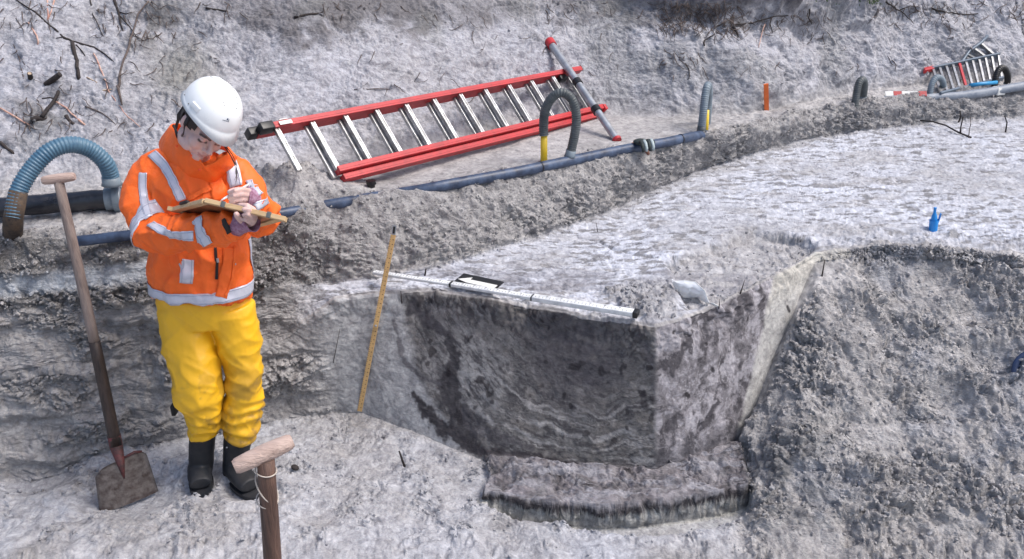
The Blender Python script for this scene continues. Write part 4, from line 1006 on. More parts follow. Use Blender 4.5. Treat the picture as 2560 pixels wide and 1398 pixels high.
# on the platform
def free_twig(name, label, pts, r0, r1, m, cat="twig", children=()):
    o = MB().tube(pts, [r0 + (r1 - r0) * k / (len(pts) - 1) for k in range(len(pts))], 8).build(name, m); tag(o, label, cat)
    for cp in children: MB().tube(cp, [r1 * 1.1] + [r1 * .6] * (len(cp) - 1), 6).build("side_branch", m, o)
    return o
def up(px, py, dpx, dpy):
    b_ = hit(px, py, -.005); return b_, Py(dpx, dpy, b_.y)
a = [hit(2300, 303, .004), hit(2330, 312, .02), hit(2362, 322, .022), hit(2395, 336, .012), hit(2428, 346, .004)]
free_twig("branch", "long thin branch lying on the pale platform at the far right", a, .004, .006, M_BARK, "branch", [[hit(2400, 338, .01), Py(2402, 318, hit(2400, 338).y), Py(2408, 292, hit(2400, 338).y)]])
b0, b1 = up(2396, 306, 2400, 277); free_twig("twig", "short dark curved twig standing at the platform's back edge", [b0, b0.lerp(b1, .5) + Vector((.01, 0, 0)), b1], .006, .004, M_BARK)
b0, b1 = up(2422, 345, 2426, 292); free_twig("twig", "thin upright twig beside the lying branch's thick end", [b0, b0.lerp(b1, .4), b0.lerp(b1, .7) + Vector((.006, 0, 0)), b1], .003, .002, M_TWIG)
b0, b1 = up(2514, 330, 2512, 290); free_twig("twig", "bent twig near the right edge of the platform's back", [b0, b0.lerp(b1, .6) + Vector((.012, 0, 0)), b1], .005, .003, M_BARK)
b0, b1 = up(1012, 1166, 998, 1128); free_twig("twig", "dark stick stuck in the floor left of the block", [b0, b0.lerp(b1, .5), b1], .0055, .0035, M_BARK)
b0, b1 = up(833, 905, 850, 822); free_twig("twig", "thin dark root across the wall left of the folding ruler", [b0, b1], .0015, .001, M_BARK)
b0, b1 = up(1797, 772, 1798, 748); free_twig("twig", "tiny upright twig at the end of the plastic bag", [b0, b0.lerp(b1, .5) + Vector((.002, 0, 0)), b1], .0025, .001, M_BARK)
b0, b1 = up(1850, 735, 1862, 700); free_twig("twig", "small dark twig right of the plastic bag", [b0, b0.lerp(b1, .4), b1], .004, .001, M_BARK)
b0, b1 = up(2055, 690, 2062, 650); free_twig("twig", "dark twig standing at the top corner of the pale strip", [b0, b1], .004, .002, M_BARK)
b0, b1 = up(1495, 580, 1490, 556); free_twig("twig", "fine twig poking up from the middle of the platform", [b0, b1], .002, .001, M_BARK)
b0, b1 = up(1005, 758, 1002, 728); free_twig("twig", "short dark root at the rim right of the folding ruler", [b0, b1], .003, .0015, M_BARK)
b0, b1 = up(1062, 688, 1065, 672); free_twig("twig", "tiny dark stub behind the white staff's left part", [b0, b1], .004, .003, M_BARK)
c = hit(738, 1173, .008)
bm_ = MB().sphere(c, .017, .013, .011, Matrix.Rotation(.5, 3, 'Y'), 10, 7).build("pebble", M_BARK); tag(bm_, "dark lump of peat on the floor right of the near spade's grip", "lump")
# tangle of fine roots under the turf and loose litter on the bank
def tangle():
    b = MB(); rr = random.Random(3)
    spots = [(1640, 1850, 0, 80, 260), (1850, 2070, 20, 95, 70), (2190, 2460, 0, 60, 80), (0, 180, 0, 60, 34), (220, 440, 0, 100, 60), (440, 1640, 0, 45, 50), (30, 190, 240, 315, 36), (2460, 2560, 0, 50, 20),
             (1660, 1760, 120, 200, 24), (380, 540, 40, 260, 20), (900, 1600, 50, 260, 36), (1800, 2500, 90, 200, 30), (0, 420, 100, 380, 60)]
    for (x0, x1, y0, y1, n) in spots:
        for _ in range(n):
            px, py = rr.uniform(x0, x1), rr.uniform(y0, y1); a = rr.uniform(-1.2, 1.2) + math.pi / 2; L_ = rr.uniform(8, 42); P_ = []
            for k in range(5):
                q_ = hit(px, py); P_.append(q_ + (O - q_).normalized() * rr.uniform(.0, .018)); px += math.cos(a) * L_ / 4; py += math.sin(a) * L_ / 4; a += rr.uniform(-.6, .6)
            r0 = rr.uniform(.0009, .0032); b.tube(P_, [r0, r0 * .9, r0 * .8, r0 * .6, r0 * .3], 5)
    tag(b.build("root_tangle", M_TWIG), "tangle of fine dark roots and litter over the upper bank", "roots", kind="stuff")
    b = MB()
    for _ in range(260):
        px, py = (rr.gauss(2090, 25), rr.gauss(3, 6)) if rr.random() < .5 else (rr.gauss(2180, 18), rr.gauss(6, 6))
        q_ = hit(px, max(py, -20), .01); s_ = rr.uniform(.004, .010)
        b.add([q_, q_ + Vector((s_, 0, s_ * .6)), q_ + Vector((rr.uniform(-s_, s_), -s_ * .3, s_ * 2))], [(0, 1, 2)])
    tag(b.build("moss", M_LEAF), "green moss and grass at the top edge of the bank", "moss", kind="stuff")
tangle()
# ------------------------------------------------------------------ the person
def skin_mat():
    m = mat("skin_paint", (.5, .3, .25), .5, attr="tint", noise=.08, nscale=40, bump=.05, bscale=300)
    b = m.node_tree.nodes["Principled BSDF"]; b.inputs["Subsurface Weight"].default_value = .15; b.inputs["Subsurface Radius"].default_value = (.01, .004, .002)
    return m
M_SKIN = skin_mat()
M_ORJ = mat("hi_vis_orange", (1.0, .165, .022), .55, noise=.12, nscale=7, bump=.5, bscale=16, spec=.35)
M_ORD = mat("hi_vis_orange_trim", (.9, .10, .015), .6, noise=.1)
M_REFL = mat("reflective_tape", (.60, .62, .70), .35, metal=.15, nscale=60, col2=(.52, .54, .62), bump=.15, bscale=120)
M_STITCH = mat("stitching", (.22, .26, .38), .6)
M_YEL = mat("yellow_rainwear", (.85, .47, .013), .42, nscale=5, noise=.10, bump=.12, bscale=40, spec=.5)
M_BOOT = mat("muddy_black_rubber", (.010, .013, .018), .5, nscale=9, col2=(.03, .03, .033), bump=.2, bscale=40, spec=.3)
M_HELM = mat("white_shell", (.86, .89, .90), .28, noise=.04, nscale=10, coat=.3)
M_HAIR = mat("dark_hair", (.030, .017, .015), .55, noise=.4, nscale=60, bump=.3, bscale=120, stretch=(1, 1, .3))
M_DARK = mat("black_cloth", (.012, .012, .014), .7)
M_KNIT = mat("purple_knit", (.23, .09, .15), .9, nscale=90, col2=(.42, .26, .36), bump=.8, bscale=160)
M_BWOOD = mat("pale_pine", (.66, .47, .26), .55, nscale=14, col2=(.50, .33, .17), bump=.15, stretch=(1, 8, 8))
M_BPLY = mat("varnished_plywood", (.30, .14, .07), .35, nscale=9, col2=(.20, .09, .05), stretch=(1, 7, 1))
M_TAPE = mat("grey_tape", (.11, .12, .12), .5)
M_PENW = mat("white_pencil", (.75, .72, .70), .4)
M_PEND = mat("dark_pencil", (.05, .035, .05), .45)

per = empty("person", Vector((-1.14, 2.86, 0.0)), "person in white helmet, orange reflective jacket and yellow trousers writing on a wooden drawing board", "person")
# --- body: one continuous surface
Fh, Uh = Vector((.448, -.71, -.543)).normalized(), Vector((.64, -.169, .749)).normalized(); Rh = Fh.cross(Uh).normalized(); Uh = Rh.cross(Fh)
Fk, Uk = Vector((.64, -.725, -.254)).normalized(), Vector((.448, .084, .89)).normalized(); Rk = Fk.cross(Uk).normalized(); Uk = Rk.cross(Fk)
Hc = Py(465, 310, 2.83) - Rh * .076 + Vector((-.004, 0, .012))
HS = .91
def hp(x_, y_, z_): return Hc + (Rh * x_ + Fh * y_ + Uh * z_) * HS
def hp0(x_, y_, z_): return Hc + Rh * x_ + Fh * y_ + Uh * z_
HM = Matrix((Rh, Fh, Uh)).transposed()
HB = MB()
HB.sphere(hp0(0, -.008, .022), .073, .090, .098, HM, 32, 24)
HB.sphere(hp0(0, .026, -.040), .060, .064, .072, HM, 28, 20)
HB.sphere(hp0(0, .064, -.094), .026, .024, .022, HM, 16, 12)
for s_ in (-1, 1):
    HB.sphere(hp0(s_ * .034, .056, -.036), .029, .029, .032, HM, 16, 12)
    HB.sphere(hp0(s_ * .045, .02, -.075), .022, .045, .026, HM, 16, 12)
    HB.sphere(hp0(s_ * .030, .073, -.006), .0145, .0145, .0125, HM, 14, 10)
    HB.sphere(hp0(s_ * .0115, .094, -.040), .0085, .011, .008, HM, 10, 8)
    HB.sphere(hp0(s_ * .074, -.006, -.006), .0085, .018, .031, HM @ Matrix.Rotation(s_ * .35, 3, 'Z'), 14, 12)
    HB.tube([hp0(s_ * .012, .090, .010), hp0(s_ * .034, .085, .016), hp0(s_ * .052, .068, .010)], [.0085, .009, .006], 8)
HB.tube([hp0(0, .084, .008), hp0(0, .095, -.010), hp0(0, .107, -.028), hp0(0, .113, -.040)], [.010, .0085, .0095, .0105], 12)
HB.tube([hp0(-.023, .080, -.066), hp0(-.01, .089, -.064), hp0(0, .091, -.0655), hp0(.01, .089, -.064), hp0(.023, .080, -.066)], [.003, .0055, .006, .0055, .003], 8)
HB.tube([hp0(-.018, .080, -.075), hp0(0, .090, -.0765), hp0(.018, .080, -.075)], [.004, .007, .004], 8)
B = MB(); B.add([Hc + (Vector(v_) - Hc) * HS for v_ in HB.v], HB.f)
nb = Py(487, 412, 2.985)
B.tube([hp(0, -.01, -.03), hp(0, -.02, -.08), nb + Vector((0, 0, .02)), nb + Vector((0, 0, -.08))], [.050, .050, .056, .09], 20)
def tub(bm_, L_, n=20, up=(1, 0, 0)): bm_.tube([Py(a[0], a[1], a[2]) for a in L_], [a[3] if len(a) > 3 else .05 for a in L_], n, up=up)
tub(B, [(487, 420, 2.985, (.10, .07)), (490, 470, 2.97, (.135, .09)), (497, 570, 2.95, (.13, .09)), (500, 650, 2.94, (.14, .10)), (505, 740, 2.93, (.145, .105)), (508, 770, 2.93, (.13, .10))])
tub(B, [(455, 760, 2.93, .085), (476, 870, 2.87, .07), (495, 950, 2.83, .055), (506, 1060, 2.86, .048), (505, 1150, 2.86, .036), (505, 1185, 2.86, .03)])
tub(B, [(580, 760, 2.93, .08), (602, 860, 2.90, .06), (610, 945, 2.87, .05), (598, 1060, 2.87, .045), (592, 1160, 2.86, .034), (594, 1190, 2.85, .03)])
tub(B, [(380, 448, 2.98, .05), (375, 520, 2.92, .045), (400, 576, 2.81, .038), (490, 578, 2.70, .034), (580, 566, 2.61, .024), (600, 560, 2.585, .022)])
tub(B, [(588, 442, 2.97, .046), (620, 484, 2.925, .042), (644, 536, 2.82, .035), (645, 512, 2.71, .028), (620, 494, 2.66, .023)])
FR = []
def finger(L_, r0, r1):
    P_ = [Py(*a) for a in L_]; n = len(P_); B.tube(P_, [r0 + (r1 - r0) * k / (n - 1) for k in range(n)], 10)
    B.sphere(P_[-1], r1, r1, r1, None, 10, 8)
# hand with the pencil
B.sphere(Py(609, 494, 2.665), .026, .026, .026, None, 16, 12); B.sphere(Py(618, 491, 2.66), .022, .026, .024, None, 16, 12)
finger([(624, 478, 2.655), (604, 473, 2.62), (588, 477, 2.605), (576, 483, 2.615)], .0095, .0078)
finger([(623, 488, 2.65), (602, 486, 2.612), (586, 489, 2.60), (574, 495, 2.615)], .0096, .0078)
finger([(621, 499, 2.65), (602, 499, 2.613), (587, 501, 2.605), (577, 506, 2.62)], .0092, .0074)
finger([(617, 508, 2.655), (602, 510, 2.625), (590, 512, 2.62), (583, 513, 2.635)], .0080, .0066)
finger([(616, 482, 2.69), (598, 474, 2.665), (584, 476, 2.64), (574, 480, 2.628)], .0105, .0082)
# hand under the board's near edge
B.sphere(Py(622, 548, 2.575), .025, .024, .025, None, 16, 12); B.sphere(Py(612, 553, 2.58), .022, .022, .020, None, 16, 12)
B.tube([Py(600, 560, 2.60), Py(616, 553, 2.58)], [.023, .022], 12)
finger([(636, 543, 2.57), (634, 524, 2.548), (618, 514, 2.538), (600, 513, 2.545)], .0098, .0080)
finger([(638, 546, 2.565), (634, 534, 2.538), (621, 523, 2.522), (610, 524, 2.520)], .0096, .0080)
finger([(636, 552, 2.56), (629, 544, 2.532), (618, 535, 2.516), (610, 538, 2.522)], .0092, .0076)
finger([(630, 559, 2.56), (621, 554, 2.538), (612, 548, 2.525), (607, 549, 2.53)], .0082, .0068)
finger([(608, 556, 2.57), (600, 548, 2.548), (594, 541, 2.528), (591, 536, 2.520)], .0112, .0092)
me = remesh(B, .0032, 3, .5)
co = get_co(me); L3 = co - np.array(Hc[:], np.float32)
hx, hy, hz = L3 @ np.array(Rh[:], np.float32) / HS, L3 @ np.array(Fh[:], np.float32) / HS, L3 @ np.array(Uh[:], np.float32) / HS
tint = np.tile(np.array([.66, .45, .41], np.float32), (len(co), 1))
ishead = (np.abs(hx) < .09) & (hy > -.1) & (hz > -.125) & (hz < .13) & (np.abs(hy) < .13)
def paint(pts, wdt, c_, am=1.0):
    d_, _ = seg_dist(co, [hp(*a) for a in pts]); k = np.clip(am * (1 - sstep(wdt * .6, wdt * 1.25, d_)), 0, 1) * ishead
    tint[:] = tint * (1 - k[:, None]) + np.array(c_, np.float32) * k[:, None]
for s_ in (-1, 1):
    paint([(s_ * .013, .098, .010), (s_ * .034, .096, .019), (s_ * .052, .076, .014)], .0050, (.05, .03, .028), .95)
    paint([(s_ * .017, .085, -.012), (s_ * .030, .089, -.0165), (s_ * .045, .075, -.012)], .0048, (.03, .018, .018), .95)
    paint([(s_ * .020, .086, .000), (s_ * .031, .088, .003), (s_ * .044, .078, .000)], .002, (.28, .15, .13), .7)
    paint([(s_ * .036, .085, -.036)], .018, (.55, .27, .24), .0) if False else None
    paint([(s_ * .008, .104, -.046), (s_ * .010, .103, -.046)], .0028, (.16, .07, .06), .8)
paint([(-.020, .084, -.066), (0, .096, -.067), (.020, .084, -.066)], .0040, (.48, .22, .21), .8)
paint([(-.015, .084, -.076), (0, .096, -.077), (.015, .084, -.076)], .0048, (.52, .26, .24), .8)
paint([(-.022, .084, -.0708), (0, .096, -.0715), (.022, .084, -.0708)], .0013, (.2, .08, .08), .8)
set_col(me, tint)
body = link_mesh("body", me, M_SKIN, per)

# --- hair (child), ear side and under the helmet
hb = MB(); nu, nv = 44, 26; V = []; F = []; keepv = {}
for i in range(nv + 1):
    ph = math.pi * i / nv
    for k in range(nu):
        th_ = 2 * math.pi * k / nu; x_, y_, z_ = math.sin(ph) * math.cos(th_), math.sin(ph) * math.sin(th_), math.cos(ph)
        V.append(hp(.086 * x_, -.012 + .104 * y_, .020 + .106 * z_)); keepv[len(V) - 1] = (z_ > (-.42 + .55 * max(0, y_ - .2) if y_ > .12 else -.02) and y_ < .74) or z_ > .5 or (y_ < -.12 and z_ > -.8)
for i in range(nv):
    for k in range(nu):
        f4 = (i * nu + k, (i + 1) * nu + k, (i + 1) * nu + (k + 1) % nu, i * nu + (k + 1) % nu)
        if all(keepv[q_] for q_ in f4): F.append(f4)
hb.add(V, F)
rr = random.Random(8)
for k in range(4):   # loose strands in front of her left shoulder and by the ear
    a0 = Py(578 + rr.uniform(-4, 6), 386 + rr.uniform(-3, 3), 2.86); a1 = Py(590 + rr.uniform(-5, 8), 410 + rr.uniform(-5, 5), 2.835); a2 = Py(594 + rr.uniform(-6, 8), 436 + rr.uniform(-4, 6), 2.83); a3 = Py(590 + rr.uniform(-5, 6), 455 + rr.uniform(-8, 8), 2.83)
    hb.tube([hp(-.06, .0, -.03), a0, a1, a2, a3], [.0012, .0016, .0013, .0009, .0004], 5)
for k in range(4):
    x0 = .082; hb.tube([hp(x0, .012 + .004 * k * .6, .03), hp(x0 + .002, .020 + rr.uniform(-.006, .006), -.01), hp(.070, .016 + rr.uniform(-.008, .008), -.045), hp(.062, .01 + rr.uniform(-.01, .01), -.075)], [.002, .0018, .0014, .0006], 5)
for k in range(8):
    hb.tube([hp(.076, -.035 - .003 * k, .02), hp(.074, -.04 - .003 * k, -.03), hp(.062, -.045 + rr.uniform(-.01, .01), -.08)], [.004, .0035, .0015], 5)
hb.build("hair", M_HAIR, per)

# --- safety helmet
_c, _s = math.cos(math.radians(17)), math.sin(math.radians(17)); Fk, Uk = Fk * _c - Uk * _s, Uk * _c + Fk * _s
KS = .83
Kc = Hc + Uk * .044 + Fk * .002 + Rk * -.002 + Vector((.002, 0, .019))
def kp(x_, y_, z_): return Kc + (Rk * x_ + Fk * y_ + Uk * z_ * .95) * KS
nu, nv = 72, 22; V = []; F = []
prof = []
for i in range(nv + 1):
    t_ = i / nv; prof.append((math.cos(t_ * math.pi / 2) ** .80 if i < nv else 0, math.sin(t_ * math.pi / 2)))
for layer in (0, 1):
    inn = 1 - .03 * layer
    for k in range(nu):
        th_ = 2 * math.pi * k / nu; c_, s_ = math.cos(th_), math.sin(th_); pk = max(0, s_) ** 3
        rim = 1.0 + .065 + .0 * pk
        V.append(kp(.112 * rim * c_ * inn, (.134 * rim * s_ + .042 * pk) * inn, -.012 - .014 * pk + .010 * max(0, -s_) ** 2 * 0 - .012 * max(0, -s_) ** 2))
    for (rr_, zz_) in prof:
        for k in range(nu):
            th_ = 2 * math.pi * k / nu; c_, s_ = math.cos(th_), math.sin(th_)
            ridge = .0045 * math.exp(-(c_ * rr_ * .112 / .016) ** 2) * (1 if zz_ > .35 else 0)
            V.append(kp(.112 * rr_ * c_ * inn, .134 * rr_ * s_ * inn + .004 * max(0, s_) * (1 - zz_), .128 * zz_ * inn + ridge))
NRW = nv + 2
for layer in (0, 1):
    o_ = layer * NRW * nu
    for i in range(NRW - 1):
        for k in range(nu):
            f4 = (o_ + i * nu + k, o_ + i * nu + (k + 1) % nu, o_ + (i + 1) * nu + (k + 1) % nu, o_ + (i + 1) * nu + k); F.append(f4 if layer == 0 else f4[::-1])
for k in range(nu): F.append((k, NRW * nu + k, NRW * nu + (k + 1) % nu, (k + 1) % nu))
hel = MB().add(V, F).build("helmet", M_HELM, per)
bvh_h = bvh_of(hel.data); off_h = per.location
def on_h(x_, y_, z_, lift=.0008):
    d_ = (kp(x_, y_, z_) - kp(0, 0, .02)).normalized(); h_ = bvh_h.ray_cast(kp(0, 0, .02) + d_ * .4 - off_h, -d_)
    return h_[0] + off_h + d_ * lift, d_
b = MB()
for j in range(12):
    for sx_ in (.030, -.030):
        q_, d_ = on_h(sx_ * (1 - .2 * abs(j / 11 - .5)), .085 - j * .0135, .10 - .0 * j); b.sphere(q_, .0016, .0016, .0016, None, 6, 4)
b.build("vent_holes", M_TAPE, hel)
q_, d_ = on_h(.11, .050, .030, -.001)
xx = Uk.cross(d_).normalized(); yy_ = d_.cross(xx)
MB().box(q_, .019, .011, .004, Matrix((xx, yy_, d_)).transposed(), .003).build("accessory_slot", M_HELM, hel)
for dy, dz_ in ((.012, .014), (-.05, .008)):
    q2, d2 = on_h(.11, dy, dz_); MB().sphere(q2, .0022, .0022, .0022, None, 8, 6).build("rivet", M_TAPE, hel)
b = MB()
q_, d_ = on_h(.012, .135, .062); xx = Uk.cross(d_).normalized(); yy_ = d_.cross(xx); Rl = Matrix((xx, yy_, d_)).transposed()
b.sphere(q_ + yy_ * .0055 + xx * .002, .0028, .0036, .0006, Rl, 10, 6)
b.box(q_ + yy_ * .0035 + xx * .007, .0008, .0026, .0004, Rl @ Matrix.Rotation(-.5, 3, 'Z'))
for j in range(11): b.box(q_ - yy_ * .0015 + xx * (-.012 + j * .0021), .0007, .0010 if j % 3 else .0014, .0003, Rl)
b.build("emblem", mat("emblem_navy", (.06, .09, .16), .5), hel)
MB().tube([kp(.103 * math.cos(a) * 1.0, .124 * math.sin(a), -.008) for a in np.linspace(0, 2 * math.pi, 49)[:-1]], .010, 8, flat=.45, up=Uk, closed=True).build("headband", M_DARK, hel)

# --- jacket
def folds(me, f1, amp, seed, stretch=(1, 1, 1), mask=None, nrm=None):
    c_ = get_co(me); n_3 = get_no(me); q_ = c_ * np.array(stretch, np.float32)
    q_ = q_ + .02 * np.stack([perlin(q_ * 9, seed), perlin(q_ * 9, seed + 1), perlin(q_ * 9, seed + 2)], 1)
    v_ = 1 - np.abs(perlin(q_ * f1, seed + 5)) * 3.2; v_ = np.clip(v_, -.5, 1); v_ = np.sign(v_) * np.abs(v_) ** 1.3; v2 = perlin(q_ * f1 * 2.1, seed + 9)
    d_ = amp * (v_ + .45 * v2)
    if mask is not None: d_ = d_ * mask(c_)
    set_co(me, c_ + n_3 * d_[:, None])
J = MB()
tub(J, [(504, 746, 2.915, (.178, .128)), (504, 738, 2.92, (.184, .134)), (503, 700, 2.93, (.186, .136)), (501, 640, 2.94, (.180, .134)), (497, 560, 2.95, (.176, .132)), (492, 500, 2.96, (.178, .128)),
        (490, 452, 2.97, (.168, .118)), (489, 418, 2.975, (.128, .098)), (487, 396, 2.972, (.088, .082))], 36)
tub(J, [(450, 398, 2.985, .060), (415, 414, 2.985, .068), (378, 446, 2.975, .078), (360, 490, 2.945, .076), (364, 540, 2.885, .072), (386, 574, 2.81, .066), (416, 585, 2.765, .059), (470, 583, 2.71, .053), (530, 574, 2.655, .050), (578, 566, 2.61, .047), (592, 565, 2.60, .043)], 24)
tub(J, [(545, 420, 2.975, .066), (590, 440, 2.97, .068), (620, 480, 2.935, .062), (640, 524, 2.87, .060), (650, 550, 2.81, .054), (654, 532, 2.75, .048), (640, 507, 2.70, .042), (632, 496, 2.675, .038)], 24)
me = remesh(J, .0055, 5, .5)
armmask = lambda c_: .55 + .9 * np.clip(sstep(2.93, 2.80, c_[:, 1]), 0, 1)
folds(me, 6.5, .0090, 700, (1.2, 1, 1.3), armmask); folds(me, 13, .0042, 730, (1.5, 1, .8), armmask)
jac = link_mesh("jacket", me, M_ORJ, per)
jw = me.copy(); jw.transform(Matrix.Translation(per.location)); bj = bvh_of(jw)
def surf_px(px, py):
    h_ = bj.ray_cast(O, ray(px, py).normalized()); return (h_[0], h_[1]) if h_[0] is not None else None
def snap(q_, lift):
    h_ = bj.find_nearest(q_); return h_[0] + h_[1] * lift
def ribbon(name, pts, wd, m, parent, lift=.003, nacross=7, closed=False, bv=None, seam=False):
    """pts: list of (point, normal); cloth strip laid on the jacket"""
    n = len(pts); V = []; side0 = None
    P_ = [a[0] for a in pts]; Nn = [a[1] for a in pts]
    for _ in range(2): P_ = [P_[i] if (not closed and i in (0, n - 1)) else (P_[i - 1] + P_[i] * 2 + P_[(i + 1) % n]) / 4 for i in range(n)]
    lines = [[] for _ in range(nacross)]
    for i in range(n):
        t_ = (P_[(i + 1) % n] - P_[i - 1]) if closed else (P_[min(i + 1, n - 1)] - P_[max(i - 1, 0)])
        s_ = t_.normalized().cross(Nn[i]).normalized()
        for j in range(nacross):
            q_ = snap(P_[i] + s_ * wd * (j / (nacross - 1) - .5), lift); V.append(q_); lines[j].append(q_)
    F = []
    for i in range(n if closed else n - 1):
        i2 = (i + 1) % n
        for j in range(nacross - 1): F.append((i * nacross + j, i * nacross + j + 1, i2 * nacross + j + 1, i2 * nacross + j))
    o = MB().add(V, F).build(name, m, parent)
    sol = o.modifiers.new("thickness", 'SOLIDIFY'); sol.thickness = .0012; sol.offset = 1
    if seam:
        b_ = MB()
        for j in (1, nacross - 2): b_.tube([q_ + (O - q_).normalized() * .0022 for q_ in lines[j]], .0007, 4, closed=closed, caps=not closed)
        b_.build("stitching", M_STITCH, o)
    return o
def px_path(L_, step=7):
    out = []
    for k in range(len(L_) - 1):
        (x1, y1), (x2, y2) = L_[k], L_[k + 1]; n = max(2, int(math.hypot(x2 - x1, y2 - y1) / step))
        for j in range(n + (k == len(L_) - 2)):
            h_ = surf_px(x1 + (x2 - x1) * j / n, y1 + (y2 - y1) * j / n)
            if h_: out.append(h_)
    return out
def ring(c_, ax, n=48, maxd=9.0):
    ax = ax.normalized(); u_ = ax.cross(Vector((0, 0, 1))) if abs(ax.z) < .8 else ax.cross(Vector((0, 1, 0))); u_.normalize(); v_ = ax.cross(u_); out = []
    for k in range(n):
        a = 2 * math.pi * k / n; d_ = u_ * math.cos(a) + v_ * math.sin(a); h_ = bj.ray_cast(c_, d_)
        out.append((h_[0], h_[1] if h_[1].dot(d_) > 0 else -h_[1]) if h_[0] is not None and h_[3] < maxd else None)
    if all(out): return out
    k0 = max(range(n), key=lambda k: next((j for j in range(n) if out[(k + j) % n] is None), n))
    run = []
    for j in range(n):
        if out[(k0 + j) % n] is None: break
        run.append(out[(k0 + j) % n])
    return run
ribbon("hem_band", ring(Py(504, 712, 2.93), Vector((0, .05, 1)), 90), .046, M_REFL, jac, closed=True, seam=True)
ribbon("shoulder_band", px_path([(380, 384), (403, 404), (422, 430), (437, 462), (455, 502)]), .034, M_REFL, jac, seam=True)
ribbon("shoulder_band", px_path([(570, 394), (578, 412), (586, 440), (591, 466)]), .046, M_REFL, jac, seam=True)
ribbon("front_band", px_path([(469, 648), (468, 675), (465, 708)], 5), .044, M_REFL, jac, seam=True)
ribbon("front_band", px_path([(622, 596), (630, 640), (634, 684)], 5), .022, M_REFL, jac, seam=True)
ribbon("sleeve_band", px_path([(358, 432), (357, 470), (362, 510), (373, 545)]), .028, M_REFL, jac, seam=True)
ribbon("sleeve_band", px_path([(376, 560), (400, 574), (425, 586), (450, 590), (484, 590)], 5), .032, M_REFL, jac, seam=True)
ribbon("elbow_band", ring(Py(384, 560, 2.84), Py(404, 590, 2.785) - Py(366, 545, 2.885) + Vector((.05, 0, -.02)), 54, .105), .062, M_REFL, jac, seam=True)
ribbon("forearm_band", px_path([(492, 546), (498, 568), (506, 592), (520, 612)], 4), .042, M_REFL, jac, seam=True)
ribbon("sleeve_band", px_path([(622, 452), (636, 470), (650, 488)], 5), .022, M_REFL, jac, lift=.005, seam=True)
ribbon("elbow_band", px_path([(638, 518), (652, 511), (666, 500)], 4), .026, M_REFL, jac, lift=.005, seam=True)
# front placket, pockets, zip
ribbon("front_placket", px_path([(535, 425), (545, 470), (549, 500)], 6), .050, M_ORJ, jac, lift=.004)
ribbon("front_placket", px_path([(572, 618), (568, 660), (560, 710), (552, 744)], 6), .040, M_ORJ, jac, lift=.0055)
ribbon("placket_edge", px_path([(586, 615), (582, 665), (574, 715), (560, 742)], 6), .008, M_ORJ, jac, lift=.008)
ribbon("chest_pocket_flap", px_path([(470, 500), (495, 486), (525, 470)], 6), .018, M_ORJ, jac, lift=.006)
z_ = ribbon("pocket_zip", px_path([(538, 618), (542, 655), (542, 698)], 5), .010, M_DARK, jac, lift=.003)
h_ = surf_px(543, 650); MB().box(h_[0] + h_[1] * .005, .004, .002, .008, None, .001).build("zip_puller", M_GALV, z_)
# stand-up collar
def collar():
    n = 40; V = []; F = []; lv = 5
    top = [(430, 308, 3.02), (431, 320, 2.955), (443, 346, 2.90), (464, 370, 2.86), (492, 390, 2.84), (508, 414, 2.835), (528, 410, 2.835), (552, 396, 2.85), (570, 380, 2.88), (568, 366, 2.94), (545, 350, 3.01), (500, 325, 3.06), (455, 308, 3.07)]
    bot = [(402, 352, 3.06), (396, 374, 2.99), (412, 402, 2.92), (462, 438, 2.86), (505, 455, 2.845), (536, 462, 2.845), (552, 450, 2.85), (578, 428, 2.87), (592, 405, 2.90), (590, 392, 2.98), (560, 375, 3.05), (500, 362, 3.09), (440, 362, 3.09)]
    def smp(L_, t_):
        m = len(L_); f = t_ * m; k = int(f) % m; f -= int(f); p0, p1, p2, p3 = [Py(*L_[(k + o_) % m]) for o_ in (-1, 0, 1, 2)]
        return .5 * ((2 * p1) + (-p0 + p2) * f + (2 * p0 - 5 * p1 + 4 * p2 - p3) * f * f + (-p0 + 3 * p1 - 3 * p2 + p3) * f ** 3)
    cen = Py(490, 385, 2.95); n = 90
    nb_l = []
    for (bx, by, bY) in bot:
        h_ = surf_px(bx, by)
        if h_ and bY < 2.95: q_ = h_[0] - h_[1] * .012; nb_l.append((bx, by, q_.y))
        else: nb_l.append((bx, by, bY))
    bot = nb_l
    for k in range(n):
        t_ = k / n; a, b_ = smp(top, t_), smp(bot, t_)
        for j in range(lv + 1):
            q_ = b_.lerp(a, j / lv); o_ = (q_ - cen); o_.z = 0; o_.normalize()
            q_ = q_ + o_ * (.006 * math.sin(math.pi * j / lv) + .0025 * math.sin(t_ * 57 + j * 1.2)); V.append(q_)
    W1 = lv + 1
    for k in range(n):
        for j in range(lv): F.append((k * W1 + j, ((k + 1) % n) * W1 + j, ((k + 1) % n) * W1 + j + 1, k * W1 + j + 1))
    o = MB().add(V, F).build("collar", M_ORJ, jac); so = o.modifiers.new("thickness", 'SOLIDIFY'); so.thickness = .006; so.offset = -1
    su = o.modifiers.new("s", 'SUBSURF'); su.levels = 1; su.render_levels = 1
    for k, (px, py, Y_) in enumerate([(443, 364, 2.86), (478, 388, 2.83), (500, 424, 2.83)]):
        MB().sphere(Py(px, py, Y_) + Vector((0, -.004, 0)), .005, .003, .005, None, 10, 6).build("snap_button", M_ORD, o)
    # dark fleece lining seen inside at the nape
    L_ = [Py(426, 312, 3.01), Py(432, 330, 2.93), Py(446, 350, 2.885), Py(470, 370, 2.855)]
    MB().tube([q_ + Vector((.008, .008, -.012)) for q_ in L_], [.012, .015, .014, .008], 8, flat=.5).build("lining", M_DARK, o)
collar()
for (px, py) in ((587, 660), (500, 425), (560, 640)):
    h_ = surf_px(px, py)
    if h_: MB().sphere(h_[0] + h_[1] * .001, .005, .003, .005, None, 10, 6).build("snap_button", M_GALV if px == 587 else M_ORD, jac)
